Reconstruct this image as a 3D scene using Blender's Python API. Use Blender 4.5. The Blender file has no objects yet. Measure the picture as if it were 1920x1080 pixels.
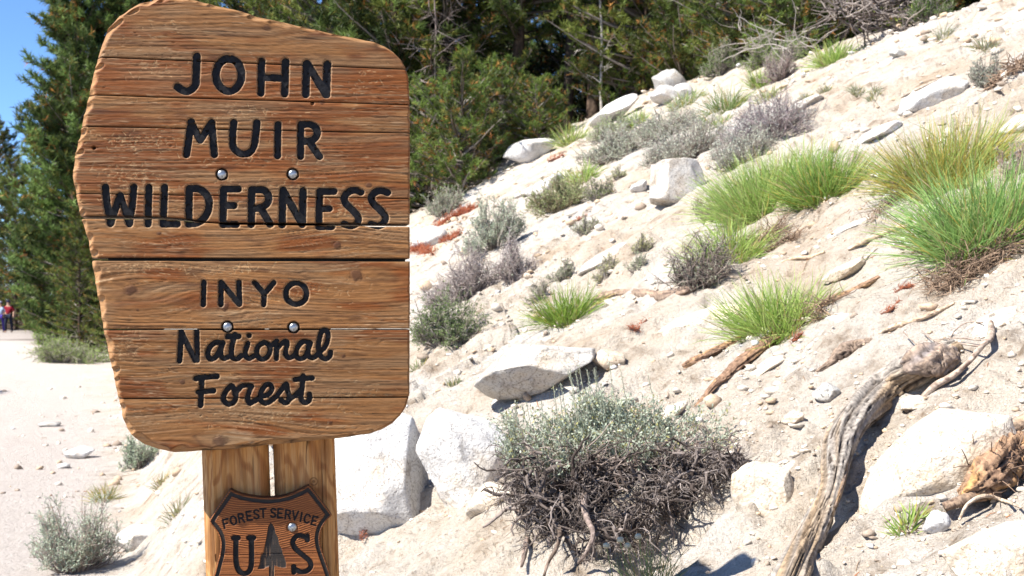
import bpy, math
import numpy as np
from mathutils import Vector

# ------------------------------------------------------------------ camera, sky, sun, exposure
S = bpy.context.scene
F_PX = 2262.0
EYE = np.array([0.0, 0.0, 1.6])
PITCH = math.atan(27.0 / F_PX)
cam_d = bpy.data.cameras.new("camera")
cam = bpy.data.objects.new("camera", cam_d)
S.collection.objects.link(cam)
cam.location = EYE
cam.rotation_euler = (math.pi / 2 + PITCH, 0, 0)
cam_d.sensor_width = 36.0
cam_d.lens = 36.0 * F_PX / 1920.0
cam_d.clip_start = 0.05
cam_d.clip_end = 2000.0
cam_d.dof.use_dof = True
cam_d.dof.focus_distance = 2.75
cam_d.dof.aperture_fstop = 10.0
S.camera = cam

SUN = np.array([-0.56, -0.33, 0.76]); SUN /= np.linalg.norm(SUN)
world = bpy.data.worlds.new("World"); S.world = world; world.use_nodes = True
wn = world.node_tree
bg = wn.nodes["Background"]
sky = wn.nodes.new("ShaderNodeTexSky")
sky.sky_type = 'NISHITA'; sky.sun_disc = False
sky.sun_elevation = math.asin(SUN[2]); sky.sun_rotation = math.atan2(SUN[0], SUN[1])
sky.altitude = 2500; sky.air_density = 1.0; sky.dust_density = 0.05; sky.ozone_density = 3.0
tint = wn.nodes.new("ShaderNodeMix"); tint.data_type = 'RGBA'; tint.blend_type = 'MULTIPLY'; tint.inputs[0].default_value = 1.0
tint.inputs[7].default_value = (.80, 1.0, 1.22, 1)      # clean high-altitude air: a purer azure
wn.links.new(sky.outputs[0], tint.inputs[6]); wn.links.new(tint.outputs[2], bg.inputs[0]); bg.inputs[1].default_value = 0.08
sd = bpy.data.lights.new("sun", 'SUN'); sun = bpy.data.objects.new("sun", sd); S.collection.objects.link(sun)
sd.energy = 5.0; sd.angle = math.radians(0.5); sd.color = (1.0, 0.95, 0.86)
sun.rotation_euler = Vector(SUN).to_track_quat('Z', 'Y').to_euler()
sun.location = (-6, -4, 9)
S.view_settings.view_transform = 'Standard'; S.view_settings.look = 'None'
S.view_settings.exposure = 1.27; S.view_settings.gamma = 1.0; S.view_settings.use_curve_mapping = False

# ------------------------------------------------------------------ numeric helpers
def rng(seed): return np.random.default_rng(seed)

def vnoise(x, y, seed=0):
    x = np.asarray(x, float); y = np.asarray(y, float)
    xi = np.floor(x).astype(np.int64); yi = np.floor(y).astype(np.int64)
    fx = x - xi; fy = y - yi
    fx = fx * fx * fx * (fx * (fx * 6 - 15) + 10); fy = fy * fy * fy * (fy * (fy * 6 - 15) + 10)
    def h(a, b):
        n = (a * 374761393 + b * 668265263 + seed * 974634777) & 0xFFFFFFFF
        n = ((n ^ (n >> 13)) * 1274126177) & 0xFFFFFFFF
        n = (n ^ (n >> 16)) & 0xFFFFFF
        return n / float(0xFFFFFF) * 2 - 1
    a = h(xi, yi); b = h(xi + 1, yi); c = h(xi, yi + 1); d = h(xi + 1, yi + 1)
    return (a + (b - a) * fx) * (1 - fy) + (c + (d - c) * fx) * fy

def fbm(x, y, seed=0, o=3, g=0.5):
    s = 0; a = 1; t = 0
    for i in range(o):
        s = s + a * vnoise(x * 2 ** i + 13.7 * i, y * 2 ** i - 7.1 * i, seed + i); t += a; a *= g
    return s / t

def n3(p, s, seed=0, o=2):
    return (fbm(p[:, 0] * s, p[:, 1] * s + p[:, 2] * s * .37, seed, o) + fbm(p[:, 1] * s + 9, p[:, 2] * s + p[:, 0] * s * .29, seed + 5, o)
            + fbm(p[:, 2] * s + 3, p[:, 0] * s - p[:, 1] * s * .31, seed + 9, o)) / 1.8

def sstep(a, b, x):
    t = np.clip((x - a) / (b - a), 0, 1); return t * t * (3 - 2 * t)

def unit(v): return v / np.maximum(np.linalg.norm(v, axis=-1, keepdims=True), 1e-9)

def lerp3(a, b, t):
    return np.asarray(a)[None, :] * (1 - t[:, None]) + np.asarray(b)[None, :] * t[:, None]

# ------------------------------------------------------------------ mesh helpers
def make_mesh(name, V, faces, col=None, smooth=True):
    """faces: list of int arrays (n,3) or (n,4)"""
    faces = [np.asarray(f, np.int32) for f in faces if len(f)]
    me = bpy.data.meshes.new(name)
    V = np.ascontiguousarray(V, np.float32)
    me.vertices.add(len(V)); me.vertices.foreach_set("co", V.ravel())
    nl = sum(f.size for f in faces); npoly = sum(len(f) for f in faces)
    me.loops.add(nl); me.loops.foreach_set("vertex_index", np.concatenate([f.ravel() for f in faces]))
    me.polygons.add(npoly)
    st = []; o = 0
    for f in faces:
        st.append(o + np.arange(len(f)) * f.shape[1]); o += f.size
    me.polygons.foreach_set("loop_start", np.concatenate(st).astype(np.int32))
    me.update(calc_edges=True)
    if smooth: me.polygons.foreach_set("use_smooth", np.ones(npoly, bool))
    if col is not None:
        a = me.color_attributes.new("col", 'FLOAT_COLOR', 'POINT')
        c = np.ones((len(V), 4), np.float32); c[:, :3] = col
        a.data.foreach_set("color", c.ravel())
    return me

def join(parts):
    """parts: list of (V, [faces], C)"""
    V = []; F3 = []; F4 = []; C = []; o = 0
    for v, fs, c in parts:
        if len(v) == 0: continue
        V.append(v); C.append(np.broadcast_to(c, v.shape))
        for f in fs:
            if len(f): (F3 if f.shape[1] == 3 else F4).append(f + o)
        o += len(v)
    fs = []
    if F3: fs.append(np.concatenate(F3))
    if F4: fs.append(np.concatenate(F4))
    return np.concatenate(V), fs, np.concatenate(C)

def link(name, me, mat, parent=None, loc=None):
    o = bpy.data.objects.new(name, me); S.collection.objects.link(o)
    if mat is not None and not me.materials: me.materials.append(mat)
    if parent is not None: o.parent = parent
    if loc is not None: o.location = loc
    return o

def tag(o, label, cat=None, group=None, kind=None):
    if label: o['label'] = label
    if cat: o['category'] = cat
    if group: o['group'] = group
    if kind: o['kind'] = kind
    return o

def empty(name, loc, label, cat, group=None):
    o = bpy.data.objects.new(name, None); S.collection.objects.link(o)
    o.location = loc; o.empty_display_size = .05
    return tag(o, label, cat, group)

def tubes(P, R, sides=3, caps=False):
    """P (n,k,3), R (n,k)"""
    n, k, _ = P.shape
    T = np.empty_like(P)
    T[:, 1:-1] = P[:, 2:] - P[:, :-2]; T[:, 0] = P[:, 1] - P[:, 0]; T[:, -1] = P[:, -1] - P[:, -2]
    T = unit(T)
    ref = np.where(np.abs(T[:, :1, 2:3]) > .8, np.array([1., 0, 0]), np.array([0, 0, 1.]))
    U = unit(np.cross(T, np.broadcast_to(ref, T.shape))); W = np.cross(T, U)
    a = np.arange(sides) / sides * 2 * np.pi
    V = P[:, :, None, :] + R[:, :, None, None] * (np.cos(a)[None, None, :, None] * U[:, :, None, :] + np.sin(a)[None, None, :, None] * W[:, :, None, :])
    V = V.reshape(-1, 3)
    i = np.arange(n)[:, None, None] * k * sides; j = np.arange(k - 1)[None, :, None] * sides; s = np.arange(sides)[None, None, :]
    s2 = (s + 1) % sides
    Fq = np.stack([i + j + s, i + j + s2, i + j + sides + s2, i + j + sides + s], -1).reshape(-1, 4)
    return V, Fq

def ribbons(P, W, side):
    n, k, _ = P.shape
    L = P - side[:, None, :] * W[..., None] / 2; Rr = P + side[:, None, :] * W[..., None] / 2
    V = np.stack([L, Rr], 2).reshape(-1, 3)
    i = np.arange(n)[:, None] * k * 2; j = np.arange(k - 1)[None, :] * 2
    b = i + j
    Fq = np.stack([b, b + 1, b + 3, b + 2], -1).reshape(-1, 4)
    return V, Fq

def rdir(r, n, up=0.0):
    v = r.normal(size=(n, 3)); v[:, 2] += up
    return unit(v)

def walk(r, P0, D, L, k, wob, grav=0.0):
    """curved polylines"""
    n = len(P0); P = np.empty((n, k, 3)); P[:, 0] = P0; d = D.copy(); st = (L / (k - 1))[:, None]
    for i in range(1, k):
        d = unit(d + r.normal(size=(n, 3)) * wob + np.array([0, 0, grav])); P[:, i] = P[:, i - 1] + d * st
    return P

def on_poly(P, t):
    """points and tangents at parameter t (n,) 0..1 along polylines P (n,k,3)"""
    k = P.shape[1]; f = np.clip(t, 0, .999) * (k - 1); i = f.astype(int); u = (f - i)[:, None]
    a = P[np.arange(len(P)), i]; b = P[np.arange(len(P)), i + 1]
    return a * (1 - u) + b * u, unit(b - a)

# ------------------------------------------------------------------ materials
def new_mat(name, rough=.8, spec=.2):
    m = bpy.data.materials.new(name); m.use_nodes = True
    nt = m.node_tree; b = nt.nodes["Principled BSDF"]
    b.inputs["Roughness"].default_value = rough; b.inputs["Specular IOR Level"].default_value = spec
    return m, nt, b

def N(nt, t, **kw):
    n = nt.nodes.new(t)
    for k, v in kw.items():
        if k in n.inputs: n.inputs[k].default_value = v
        else: setattr(n, k, v)
    return n

def noise_node(nt, vec, scale, detail=3, rough=.5):
    n = N(nt, "ShaderNodeTexNoise"); n.inputs["Scale"].default_value = scale; n.inputs["Detail"].default_value = detail
    n.inputs["Roughness"].default_value = rough
    if vec is not None: nt.links.new(vec, n.inputs["Vector"])
    return n.outputs["Fac"]

def ramp(nt, fac, stops):
    n = N(nt, "ShaderNodeValToRGB"); e = n.color_ramp.elements
    while len(e) < len(stops): e.new(.5)
    for el, (p, c) in zip(e, stops):
        el.position = p; el.color = (*c, 1) if len(c) == 3 else c
    nt.links.new(fac, n.inputs[0]); return n.outputs[0]

def mixc(nt, fac, a, b, mode='MIX'):
    n = N(nt, "ShaderNodeMix"); n.data_type = 'RGBA'; n.blend_type = mode
    for s, v in ((n.inputs[0], fac), (n.inputs[6], a), (n.inputs[7], b)):
        if hasattr(v, "is_output"): nt.links.new(v, s)
        else: s.default_value = v if isinstance(v, float) else (*v, 1)
    return n.outputs[2]

def bump(nt, b, h, strength, dist, prev=None):
    n = N(nt, "ShaderNodeBump"); n.inputs["Strength"].default_value = strength; n.inputs["Distance"].default_value = dist
    nt.links.new(h, n.inputs["Height"])
    if prev: nt.links.new(prev, n.inputs["Normal"])
    nt.links.new(n.outputs[0], b.inputs["Normal"]); return n.outputs[0]

def coords(nt, scale=None, kind="Object"):
    t = N(nt, "ShaderNodeTexCoord"); o = t.outputs[kind]
    if scale:
        m = N(nt, "ShaderNodeMapping"); m.inputs["Scale"].default_value = scale; nt.links.new(o, m.inputs[0]); o = m.outputs[0]
    return o

def mat_vcol(name, rough=.8, spec=.15, trans=0.0, nscale=0, namp=.25, bscale=0, bdist=.001, bstr=.6):
    m, nt, b = new_mat(name, rough, spec)
    a = N(nt, "ShaderNodeVertexColor"); a.layer_name = "col"; c = a.outputs[0]
    if nscale:
        n = noise_node(nt, coords(nt), nscale, 3)
        c = mixc(nt, 1.0, c, ramp(nt, n, [(.3, (1 - namp,) * 3), (.7, (1 + namp,) * 3)]), 'MULTIPLY')
    nt.links.new(c, b.inputs["Base Color"])
    if bscale: bump(nt, b, noise_node(nt, coords(nt), bscale, 4), bstr, bdist)
    if trans:
        tr = N(nt, "ShaderNodeBsdfTranslucent"); nt.links.new(c, tr.inputs[0])
        mx = N(nt, "ShaderNodeMixShader"); mx.inputs[0].default_value = trans
        nt.links.new(b.outputs[0], mx.inputs[1]); nt.links.new(tr.outputs[0], mx.inputs[2])
        nt.links.new(mx.outputs[0], nt.nodes["Material Output"].inputs[0])
    return m

M_LEAF = mat_vcol("needles", .6, .25, trans=.3)
M_GRASS = mat_vcol("grass_blades", .55, .3, trans=.4)
M_SAGE = mat_vcol("sage_leaves", .8, .1, trans=.25)
M_TWIG = mat_vcol("twig_bark", .85, .1)
M_BARK = mat_vcol("pine_bark", .9, .08, nscale=14, namp=.4, bscale=20, bdist=.02)
M_CLOTH = mat_vcol("cloth", .85, .1)

def mat_wood(name, axis):
    m, nt, b = new_mat(name, .62, .25)
    a = N(nt, "ShaderNodeVertexColor"); a.layer_name = "col"
    sc = (3.5, 60, 640) if axis == 'x' else (300, 60, 9)
    v = coords(nt, sc)
    n = noise_node(nt, v, 1.0, 4, .6)
    sc2 = (60, 200, 1100) if axis == 'x' else (900, 200, 30)
    n2 = noise_node(nt, coords(nt, sc2), 1.0, 2)
    c = mixc(nt, 1.0, a.outputs[0], ramp(nt, n, [(.30, (.76, .70, .64)), (.48, (1, 1, 1)), (.70, (1.12, 1.13, 1.14))]), 'MULTIPLY')
    c = mixc(nt, 1.0, c, ramp(nt, n2, [(.3, (.82, .8, .78)), (.65, (1.12, 1.12, 1.12))]), 'MULTIPLY')
    nt.links.new(c, b.inputs["Base Color"])
    p = bump(nt, b, n, .7, .0009); bump(nt, b, n2, .5, .0004, p)
    return m
M_BOARD = mat_wood("weathered_plank_wood", 'x')
M_POST = mat_wood("post_wood", 'z')

def mat_paint():
    m, nt, b = new_mat("black_letter_paint", .6, .22)
    n = noise_node(nt, coords(nt), 90, 4)
    nt.links.new(ramp(nt, n, [(.35, (.003, .003, .004)), (.66, (.007, .007, .009)), (.78, (.022, .02, .02))]), b.inputs["Base Color"])
    bump(nt, b, noise_node(nt, coords(nt), 220, 3), .5, .0012); return m
M_PAINT = mat_paint()
def mat_metal():
    m, nt, b = new_mat("galvanised_steel", .38, .5)
    b.inputs["Metallic"].default_value = .9
    n = noise_node(nt, coords(nt), 180, 3)
    nt.links.new(ramp(nt, n, [(.35, (.20, .21, .22)), (.65, (.42, .44, .46))]), b.inputs["Base Color"])
    bump(nt, b, n, .4, .0008); return m
M_METAL = mat_metal()

def mat_ground():
    m, nt, b = new_mat("granite_sand", .92, .08)
    P = coords(nt)
    big = noise_node(nt, P, .9, 5, .55)
    med = noise_node(nt, P, 7, 5, .6)
    c = ramp(nt, big, [(.30, (.45, .365, .28)), (.46, (.52, .46, .39)), (.66, (.55, .52, .485))])
    c = mixc(nt, 1.0, c, ramp(nt, med, [(.3, (.54, .48, .42)), (.44, (.93, .91, .89)), (.52, (1, 1, 1)), (.75, (1.06, 1.08, 1.1))]), 'MULTIPLY')
    a = N(nt, "ShaderNodeVertexColor"); a.layer_name = "col"     # r forest litter darkened with painted tree shade, g grey trail sand
    sep = N(nt, "ShaderNodeSeparateColor"); nt.links.new(a.outputs[0], sep.inputs[0])
    c = mixc(nt, sep.outputs[1], c, mixc(nt, med, (.46, .41, .375), (.58, .53, .49)))
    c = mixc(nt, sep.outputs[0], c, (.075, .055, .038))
    vor = N(nt, "ShaderNodeTexVoronoi"); vor.inputs["Scale"].default_value = 75; nt.links.new(P, vor.inputs["Vector"])
    sp = ramp(nt, vor.outputs["Color"], [(.0, (.55, .48, .42)), (.14, (.9, .86, .82)), (.3, (1, 1, 1)), (.9, (1.06, 1.05, 1.04))])
    c = mixc(nt, .75, c, sp, 'MULTIPLY')
    fine = noise_node(nt, P, 210, 3, .7)
    c = mixc(nt, .8, c, ramp(nt, fine, [(.32, (.60, .54, .48)), (.45, (1, 1, 1))]), 'MULTIPLY')
    nt.links.new(c, b.inputs["Base Color"])
    p = bump(nt, b, noise_node(nt, P, 26, 6, .72), 1.0, .05)
    p = bump(nt, b, vor.outputs["Distance"], .45, -.007, p)
    bump(nt, b, fine, .6, .003, p); return m
M_GROUND = mat_ground()

def mat_rock(name, base, stain, fleck):
    m, nt, b = new_mat(name, .85, .12)
    P = coords(nt)
    big = noise_node(nt, P, 4.5, 5, .6)
    c = ramp(nt, big, [(.3, stain), (.5, base), (.75, tuple(min(.8, x * 1.12) for x in base))])
    fl = noise_node(nt, P, 130, 2, .5)
    c = mixc(nt, 1.0, c, ramp(nt, fl, [(.30, fleck), (.42, (1, 1, 1))]), 'MULTIPLY')
    vc = N(nt, "ShaderNodeTexVoronoi"); vc.inputs["Scale"].default_value = 150; nt.links.new(P, vc.inputs["Vector"])
    c = mixc(nt, 1.0, c, ramp(nt, vc.outputs["Color"], [(.2, (.80, .79, .78)), (.45, (1, 1, 1)), (.9, (1.05, 1.05, 1.04))]), 'MULTIPLY')
    ve = N(nt, "ShaderNodeTexVoronoi"); ve.feature = 'DISTANCE_TO_EDGE'; ve.inputs["Scale"].default_value = 5.5
    wv = N(nt, "ShaderNodeVectorMath"); wv.operation = 'ADD'; ns = N(nt, "ShaderNodeTexNoise"); ns.inputs["Scale"].default_value = 6; nt.links.new(P, ns.inputs["Vector"]); nt.links.new(P, wv.inputs[0])
    sc_ = N(nt, "ShaderNodeVectorMath"); sc_.operation = 'SCALE'; sc_.inputs[3].default_value = .25; nt.links.new(ns.outputs["Color"], sc_.inputs[0]); nt.links.new(sc_.outputs[0], wv.inputs[1]); nt.links.new(wv.outputs[0], ve.inputs["Vector"])
    crk = ramp(nt, ve.outputs["Distance"], [(.0, (.42, .38, .34)), (.022, (.9, .89, .88)), (.05, (1, 1, 1))])
    c = mixc(nt, noise_node(nt, P, 3.1, 2), c, mixc(nt, 1.0, c, crk, 'MULTIPLY'))
    rs = noise_node(nt, P, 2.3, 5, .65); c = mixc(nt, 1.0, c, ramp(nt, rs, [(.55, (1, 1, 1)), (.68, (.86, .76, .64))]), 'MULTIPLY')
    li = noise_node(nt, P, 9, 6, .7)
    c = mixc(nt, 1.0, c, ramp(nt, li, [(.62, (1, 1, 1)), (.72, (.55, .54, .53))]), 'MULTIPLY')
    nt.links.new(c, b.inputs["Base Color"])
    p = bump(nt, b, noise_node(nt, P, 14, 6, .65), .7, .02)
    bump(nt, b, noise_node(nt, P, 90, 4, .7), .7, .004, p); return m
M_WHITE = mat_rock("white_granite", (.60, .59, .575), (.47, .45, .43), (.45, .44, .44))
M_WEATH = mat_rock("weathered_granite", (.50, .475, .44), (.34, .27, .20), (.38, .37, .36))
M_TAN = mat_rock("tan_granite", (.55, .47, .38), (.44, .34, .24), (.5, .42, .36))
M_GREY = mat_rock("grey_granite", (.42, .41, .39), (.30, .28, .26), (.4, .4, .4))
M_BUFF = mat_rock("buff_granite", (.56, .50, .42), (.50, .40, .28), (.55, .5, .46))

# ------------------------------------------------------------------ terrain
_EQ = [-.6, -.45, -.366, -.3, -.2, -.084, 0, .115, .17, .24, .38, .6, .9]
_EY = [60, 50, 41, 33, 26, 20.6, 20.6, 20.4, 18.2, 15.0, 11.6, 9.0, 7.0]
def edge_q(q): return np.interp(q, _EQ, _EY)
def tree_s(x, y):
    """signed distance past the edge of the wood"""
    x = np.asarray(x, float); y = np.asarray(y, float); yy = np.maximum(y, 1.0)
    return np.where(y > 1, (yy - edge_q(x / yy)) * .75, -6.0)

HOLLOWS = []   # x, y, radius, depth
def terrain(x, y, fine=True):
    x = np.asarray(x, float); y = np.asarray(y, float)
    s = tree_s(x, y)
    z1 = .5 * x + .2 * y
    z1 = z1 - .50 * np.logaddexp(0, (np.clip(s, -6, 60) - .9) * 3) / 3
    z1 = z1 - .055 * np.maximum(y, 0) * sstep(-.22, -.345, x / np.maximum(y, .5))
    far = sstep(0, 14, y + 4)
    z1 = z1 + .10 * fbm(x * .55, y * .55, 3, 2) + .28 * fbm(x * .16 + 4, y * .16, 8, 2) * sstep(7, 16, y)
    z0 = .03 * fbm(x * .7, y * .7, 21, 3) + .012 * (np.clip(-x - .36 * y, 0, 30))
    z = .5 * (z0 + z1 + np.sqrt((z0 - z1) ** 2 + .02)) - .05
    if fine:
        up = sstep(-.1, .4, z1 - z0)
        u = (.93 * x + .37 * y); v = (-.37 * x + .93 * y)        # u runs up the fall line
        rid = np.abs(fbm(u * .9 + .4 * fbm(x, y, 31, 2), v * 3.1, 40, 3))
        z = z + up * (.075 * (.35 - rid) + .030 * fbm(u * 3.2, v * 9, 44, 3) + .012 * fbm(u * 9, v * 24, 45, 3))
        led = fbm(u * 2.2, v * 1.5, 51, 3)
        z = z + up * .045 * (sstep(-.02, .05, led) - .5) * sstep(-.3, .3, fbm(x * .8, y * .8, 57, 2))
        w1 = v * 1.7 + 1.5 * fbm(u * .55, v * .9, 71, 3); f1 = w1 - np.floor(w1)
        m1 = sstep(-.15, .25, fbm(x * .9 + 3, y * .9, 73, 3))
        z = z + up * .065 * m1 * (sstep(0, .06, f1) * (1 - f1) - .3)
        w2 = v * 6.5 + 2.2 * fbm(u * 1.6, v * 2.2, 75, 3); f2 = w2 - np.floor(w2)
        m2 = sstep(-.05, .3, fbm(x * 1.7 - 3, y * 1.7, 79, 3))
        z = z + up * .022 * m2 * (sstep(0, .12, f2) * (1 - f2) - .3) * sstep(14, 7, y)
        z = z + (.006 + .016 * up) * fbm(x * 11, y * 11, 60, 3)
    for hx, hy, hr, hd in HOLLOWS:
        z = z - hd * np.exp(-((x - hx) ** 2 + (y - hy) ** 2) / hr ** 2)
    return z

FWD = np.array([0, math.cos(PITCH), math.sin(PITCH)]); UPV = np.array([0, -math.sin(PITCH), math.cos(PITCH)])
def ray(px, py):
    return np.array([1., 0, 0]) * (px - 960) / F_PX + UPV * (540 - py) / F_PX + FWD
_T = np.exp(np.linspace(math.log(1.5), math.log(140), 3500))
def at(px, py):
    """where the line of sight through this place of the photograph meets the ground"""
    d = ray(px, py); P = EYE + _T[:, None] * d
    g = terrain(P[:, 0], P[:, 1]) - P[:, 2]
    i = np.argmax(g > 0)
    if g[i] <= 0: i = len(_T) - 1
    return P[i]
def scale_at(P): return P[1] / F_PX      # metres per photograph pixel

hp = at(1250, 985); HOLLOWS.append((hp[0], hp[1] + .06, .16, .24))
hp = at(1000, 790); HOLLOWS.append((hp[0], hp[1] + .05, .13, .12))

def build_ground():
    th = np.concatenate([np.linspace(-np.pi, -.62, 60)[:-1], np.linspace(-.62, -.46, 20)[:-1], np.linspace(-.46, .5, 360), np.linspace(.5, .66, 20)[1:], np.linspace(.66, np.pi, 60)[1:-1]])
    rr = np.concatenate([[.25, .6, 1.0], np.exp(np.linspace(math.log(1.4), math.log(14), 450)), np.exp(np.linspace(math.log(14), math.log(60), 120))[1:], np.exp(np.linspace(math.log(60), math.log(900), 30))[1:]])
    Rg, Tg = np.meshgrid(rr, th, indexing='ij')
    X = Rg * np.sin(Tg); Y = Rg * np.cos(Tg)
    Z = terrain(X, Y)
    # beyond the wood the ground levels out
    Z = np.where(Rg > 90, Z * (90 / Rg), Z)
    V = np.stack([X, Y, Z], -1).reshape(-1, 3); nR, nT = Rg.shape
    V = np.vstack([V, [[0, 0, terrain(0, 0)]]])
    i = np.arange(nR - 1)[:, None]; j = np.arange(nT)[None, :]; j2 = (j + 1) % nT
    Fq = np.stack([i * nT + j, (i + 1) * nT + j, (i + 1) * nT + j2, i * nT + j2], -1).reshape(-1, 4)[:, ::-1]
    jj = np.arange(nT); Ft = np.stack([np.full(nT, len(V) - 1), (jj + 1) % nT, jj], -1)
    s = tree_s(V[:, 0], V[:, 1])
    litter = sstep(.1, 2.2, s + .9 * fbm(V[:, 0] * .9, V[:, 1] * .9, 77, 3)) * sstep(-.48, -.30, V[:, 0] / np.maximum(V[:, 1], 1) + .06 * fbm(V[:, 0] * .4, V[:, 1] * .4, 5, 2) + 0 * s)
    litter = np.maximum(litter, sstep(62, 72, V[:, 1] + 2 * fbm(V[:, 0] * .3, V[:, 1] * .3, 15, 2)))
    trail = sstep(.012, -.02, .5 * V[:, 0] / np.maximum(V[:, 1], 1) + .2 - .035 - .0 * s + .012 * fbm(V[:, 0] * 2, V[:, 1] * 2, 19, 3))
    C = np.stack([litter, trail, 0 * s], -1)
    o = link("ground", make_mesh("ground", V, [Fq, Ft], C), M_GROUND)
    tag(o, "pale granite sand hillside rising to the right of a level sandy trail", None, None, 'structure')
build_ground()

# ------------------------------------------------------------------ the wooden sign
YB = 2.60                       # board face
PXM = YB / F_PX                 # metres per traced unit on the board face
_o = ray(508, 567); YAW = math.atan2(-_o[0], _o[1])          # the board squarely faces the path, right end farther away
SE = np.array([math.cos(YAW), math.sin(YAW), 0]); SN = np.array([-math.sin(YAW), math.cos(YAW), 0])
SO = EYE + _o * YB
SIGN0 = np.array([SO[0], SO[1], float(terrain(SO[0] + SN[0] * .15, SO[1] + SN[1] * .15))])
def LOC(px, py, plane=0.0, dep=0.0):
    """traced outline -> sign coordinates: across, into the board, up"""
    px = np.asarray(px, float); py = np.asarray(py, float); px, py = np.broadcast_arrays(px, py)
    d = np.array([1., 0, 0]) * ((px - 960) / F_PX)[..., None] + UPV * ((540 - py) / F_PX)[..., None] + FWD
    c = SN @ (SO - EYE) + plane; t = c / (d @ SN); P = EYE + d * t[..., None] - SIGN0
    return np.stack([P @ SE, plane + dep + 0 * t, P[..., 2]], -1)
sign = empty("wooden_sign", SIGN0, "large routed wooden sign of stacked brown planks on two thick posts beside the trail", "sign"); sign.rotation_euler.z = YAW

Z1 = lambda pts: [(120 + u / 2.4544, v / 2.4544) for u, v in pts]
Z2 = lambda pts: [(120 + u / 2.4544, 420 + v / 2.4544) for u, v in pts]
Z3 = lambda pts: [(130 + u / 5.4, 320 + v / 5.4) for u, v in pts]
Z7 = lambda pts: [(480 + u / 4.909, 300 + v / 4.909) for u, v in pts]
ZA = lambda pts: [(320 + u / 6, 600 + v / 6) for u, v in pts]
def ring(cx, cy, rx, ry, n=24): return [(cx + rx * math.cos(a), cy + ry * math.sin(a)) for a in np.linspace(0, 2 * math.pi, n + 1)]
def smooth(pts, k=5):
    P = np.array(pts, float)
    if len(P) < 3: return P
    Q = np.vstack([2 * P[0] - P[1], P, 2 * P[-1] - P[-2]]); out = []
    for i in range(1, len(Q) - 2):
        for t in np.arange(k) / k:
            out.append(.5 * ((2 * Q[i]) + (Q[i + 1] - Q[i - 1]) * t + (2 * Q[i - 1] - 5 * Q[i] + 4 * Q[i + 1] - Q[i + 2]) * t * t + (3 * Q[i] - Q[i - 1] - 3 * Q[i + 1] + Q[i + 2]) * t ** 3))
    out.append(P[-1]); return np.array(out)

LET = []   # (radius, [polylines])
def L_(r, *st, sm=False): LET.append((r, [smooth(s) if sm else np.array(s, float) for s in st]))
# first line
L_(7.6, smooth(Z1([(611, 258), (608, 350), (603, 392), (575, 416), (545, 414), (522, 398)])))
L_(7.7, Z1(ring(758, 343, 59, 75)))
L_(7.4, Z1([(909, 280), (906, 426)]), Z1([(1020, 283), (1016, 430)]), Z1([(909, 353), (1018, 360)]))
L_(7.6, Z1([(1117, 292), (1113, 432)]), Z1([(1119, 292), (1208, 434)]), Z1([(1212, 294), (1208, 434)]))
# second line
L_(7.3, Z1([(585, 560), (563, 710)]), Z1([(583, 560), (627, 643)]), Z1([(627, 643), (679, 563)]), Z1([(679, 565), (692, 710)]))
L_(7.1, smooth(Z1([(781, 562), (776, 630), (782, 680), (812, 706), (848, 703), (872, 676), (882, 625), (887, 563)])))
L_(6.9, Z1([(985, 572), (983, 716)]))
L_(7.1, Z1([(1090, 572), (1089, 718)]), smooth(Z1([(1090, 572), (1132, 571), (1161, 590), (1164, 622), (1140, 645), (1092, 652)])), Z1([(1128, 650), (1177, 720)]))
# third line
L_(7.2, Z3([(362, 165), (378, 330), (415, 535)]), Z3([(415, 535), (510, 250)]), Z3([(510, 250), (607, 535)]), Z3([(607, 535), (635, 350), (650, 165)]))
L_(7.0, Z3([(804, 168), (796, 540)]))
L_(7.0, Z3([(963, 168), (948, 540)]), Z3([(948, 540), (1092, 540)]))
L_(7.3, Z3([(1213, 180), (1208, 540)]), smooth(Z3([(1213, 180), (1300, 182), (1375, 225), (1412, 300), (1408, 390), (1370, 470), (1300, 525), (1208, 540)])))
L_(7.0, Z3([(1710, 185), (1560, 185)]), Z3([(1560, 185), (1556, 545)]), Z3([(1556, 545), (1690, 545)]), Z3([(1558, 350), (1665, 352)]))
L_(7.2, Z1([(864, 872), (862, 1032)]), smooth(Z1([(864, 872), (915, 873), (940, 897), (938, 930), (910, 953), (864, 960)])), Z1([(905, 955), (950, 1032)]))
L_(7.2, Z1([(1008, 875), (1004, 1034)]), Z1([(1010, 877), (1096, 1030)]), Z1([(1101, 877), (1097, 1033)]))
L_(7.0, Z1([(1242, 880), (1178, 880)]), Z1([(1178, 880), (1173, 1043)]), Z1([(1173, 1043), (1233, 1043)]), Z1([(1176, 960), (1220, 960)]))
L_(7.0, smooth(Z7([(965, 295), (925, 278), (865, 285), (815, 335), (830, 400), (890, 460), (940, 520), (935, 575), (880, 606), (810, 590)])))
L_(7.0, smooth(Z7([(1212, 300), (1170, 282), (1110, 288), (1064, 335), (1080, 395), (1140, 455), (1190, 515), (1180, 575), (1128, 606), (1058, 590)])))
# fourth line
L_(5.3, Z2([(643, 268), (641, 371)]))
L_(5.5, Z2([(722, 268), (722, 370)]), Z2([(723, 269), (806, 369)]), Z2([(805, 268), (808, 369)]))
L_(5.3, Z2([(877, 269), (922, 322)]), Z2([(965, 270), (922, 322)]), Z2([(922, 322), (919, 371)]))
L_(5.5, Z2(ring(1069, 320, 48, 49)))
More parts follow.
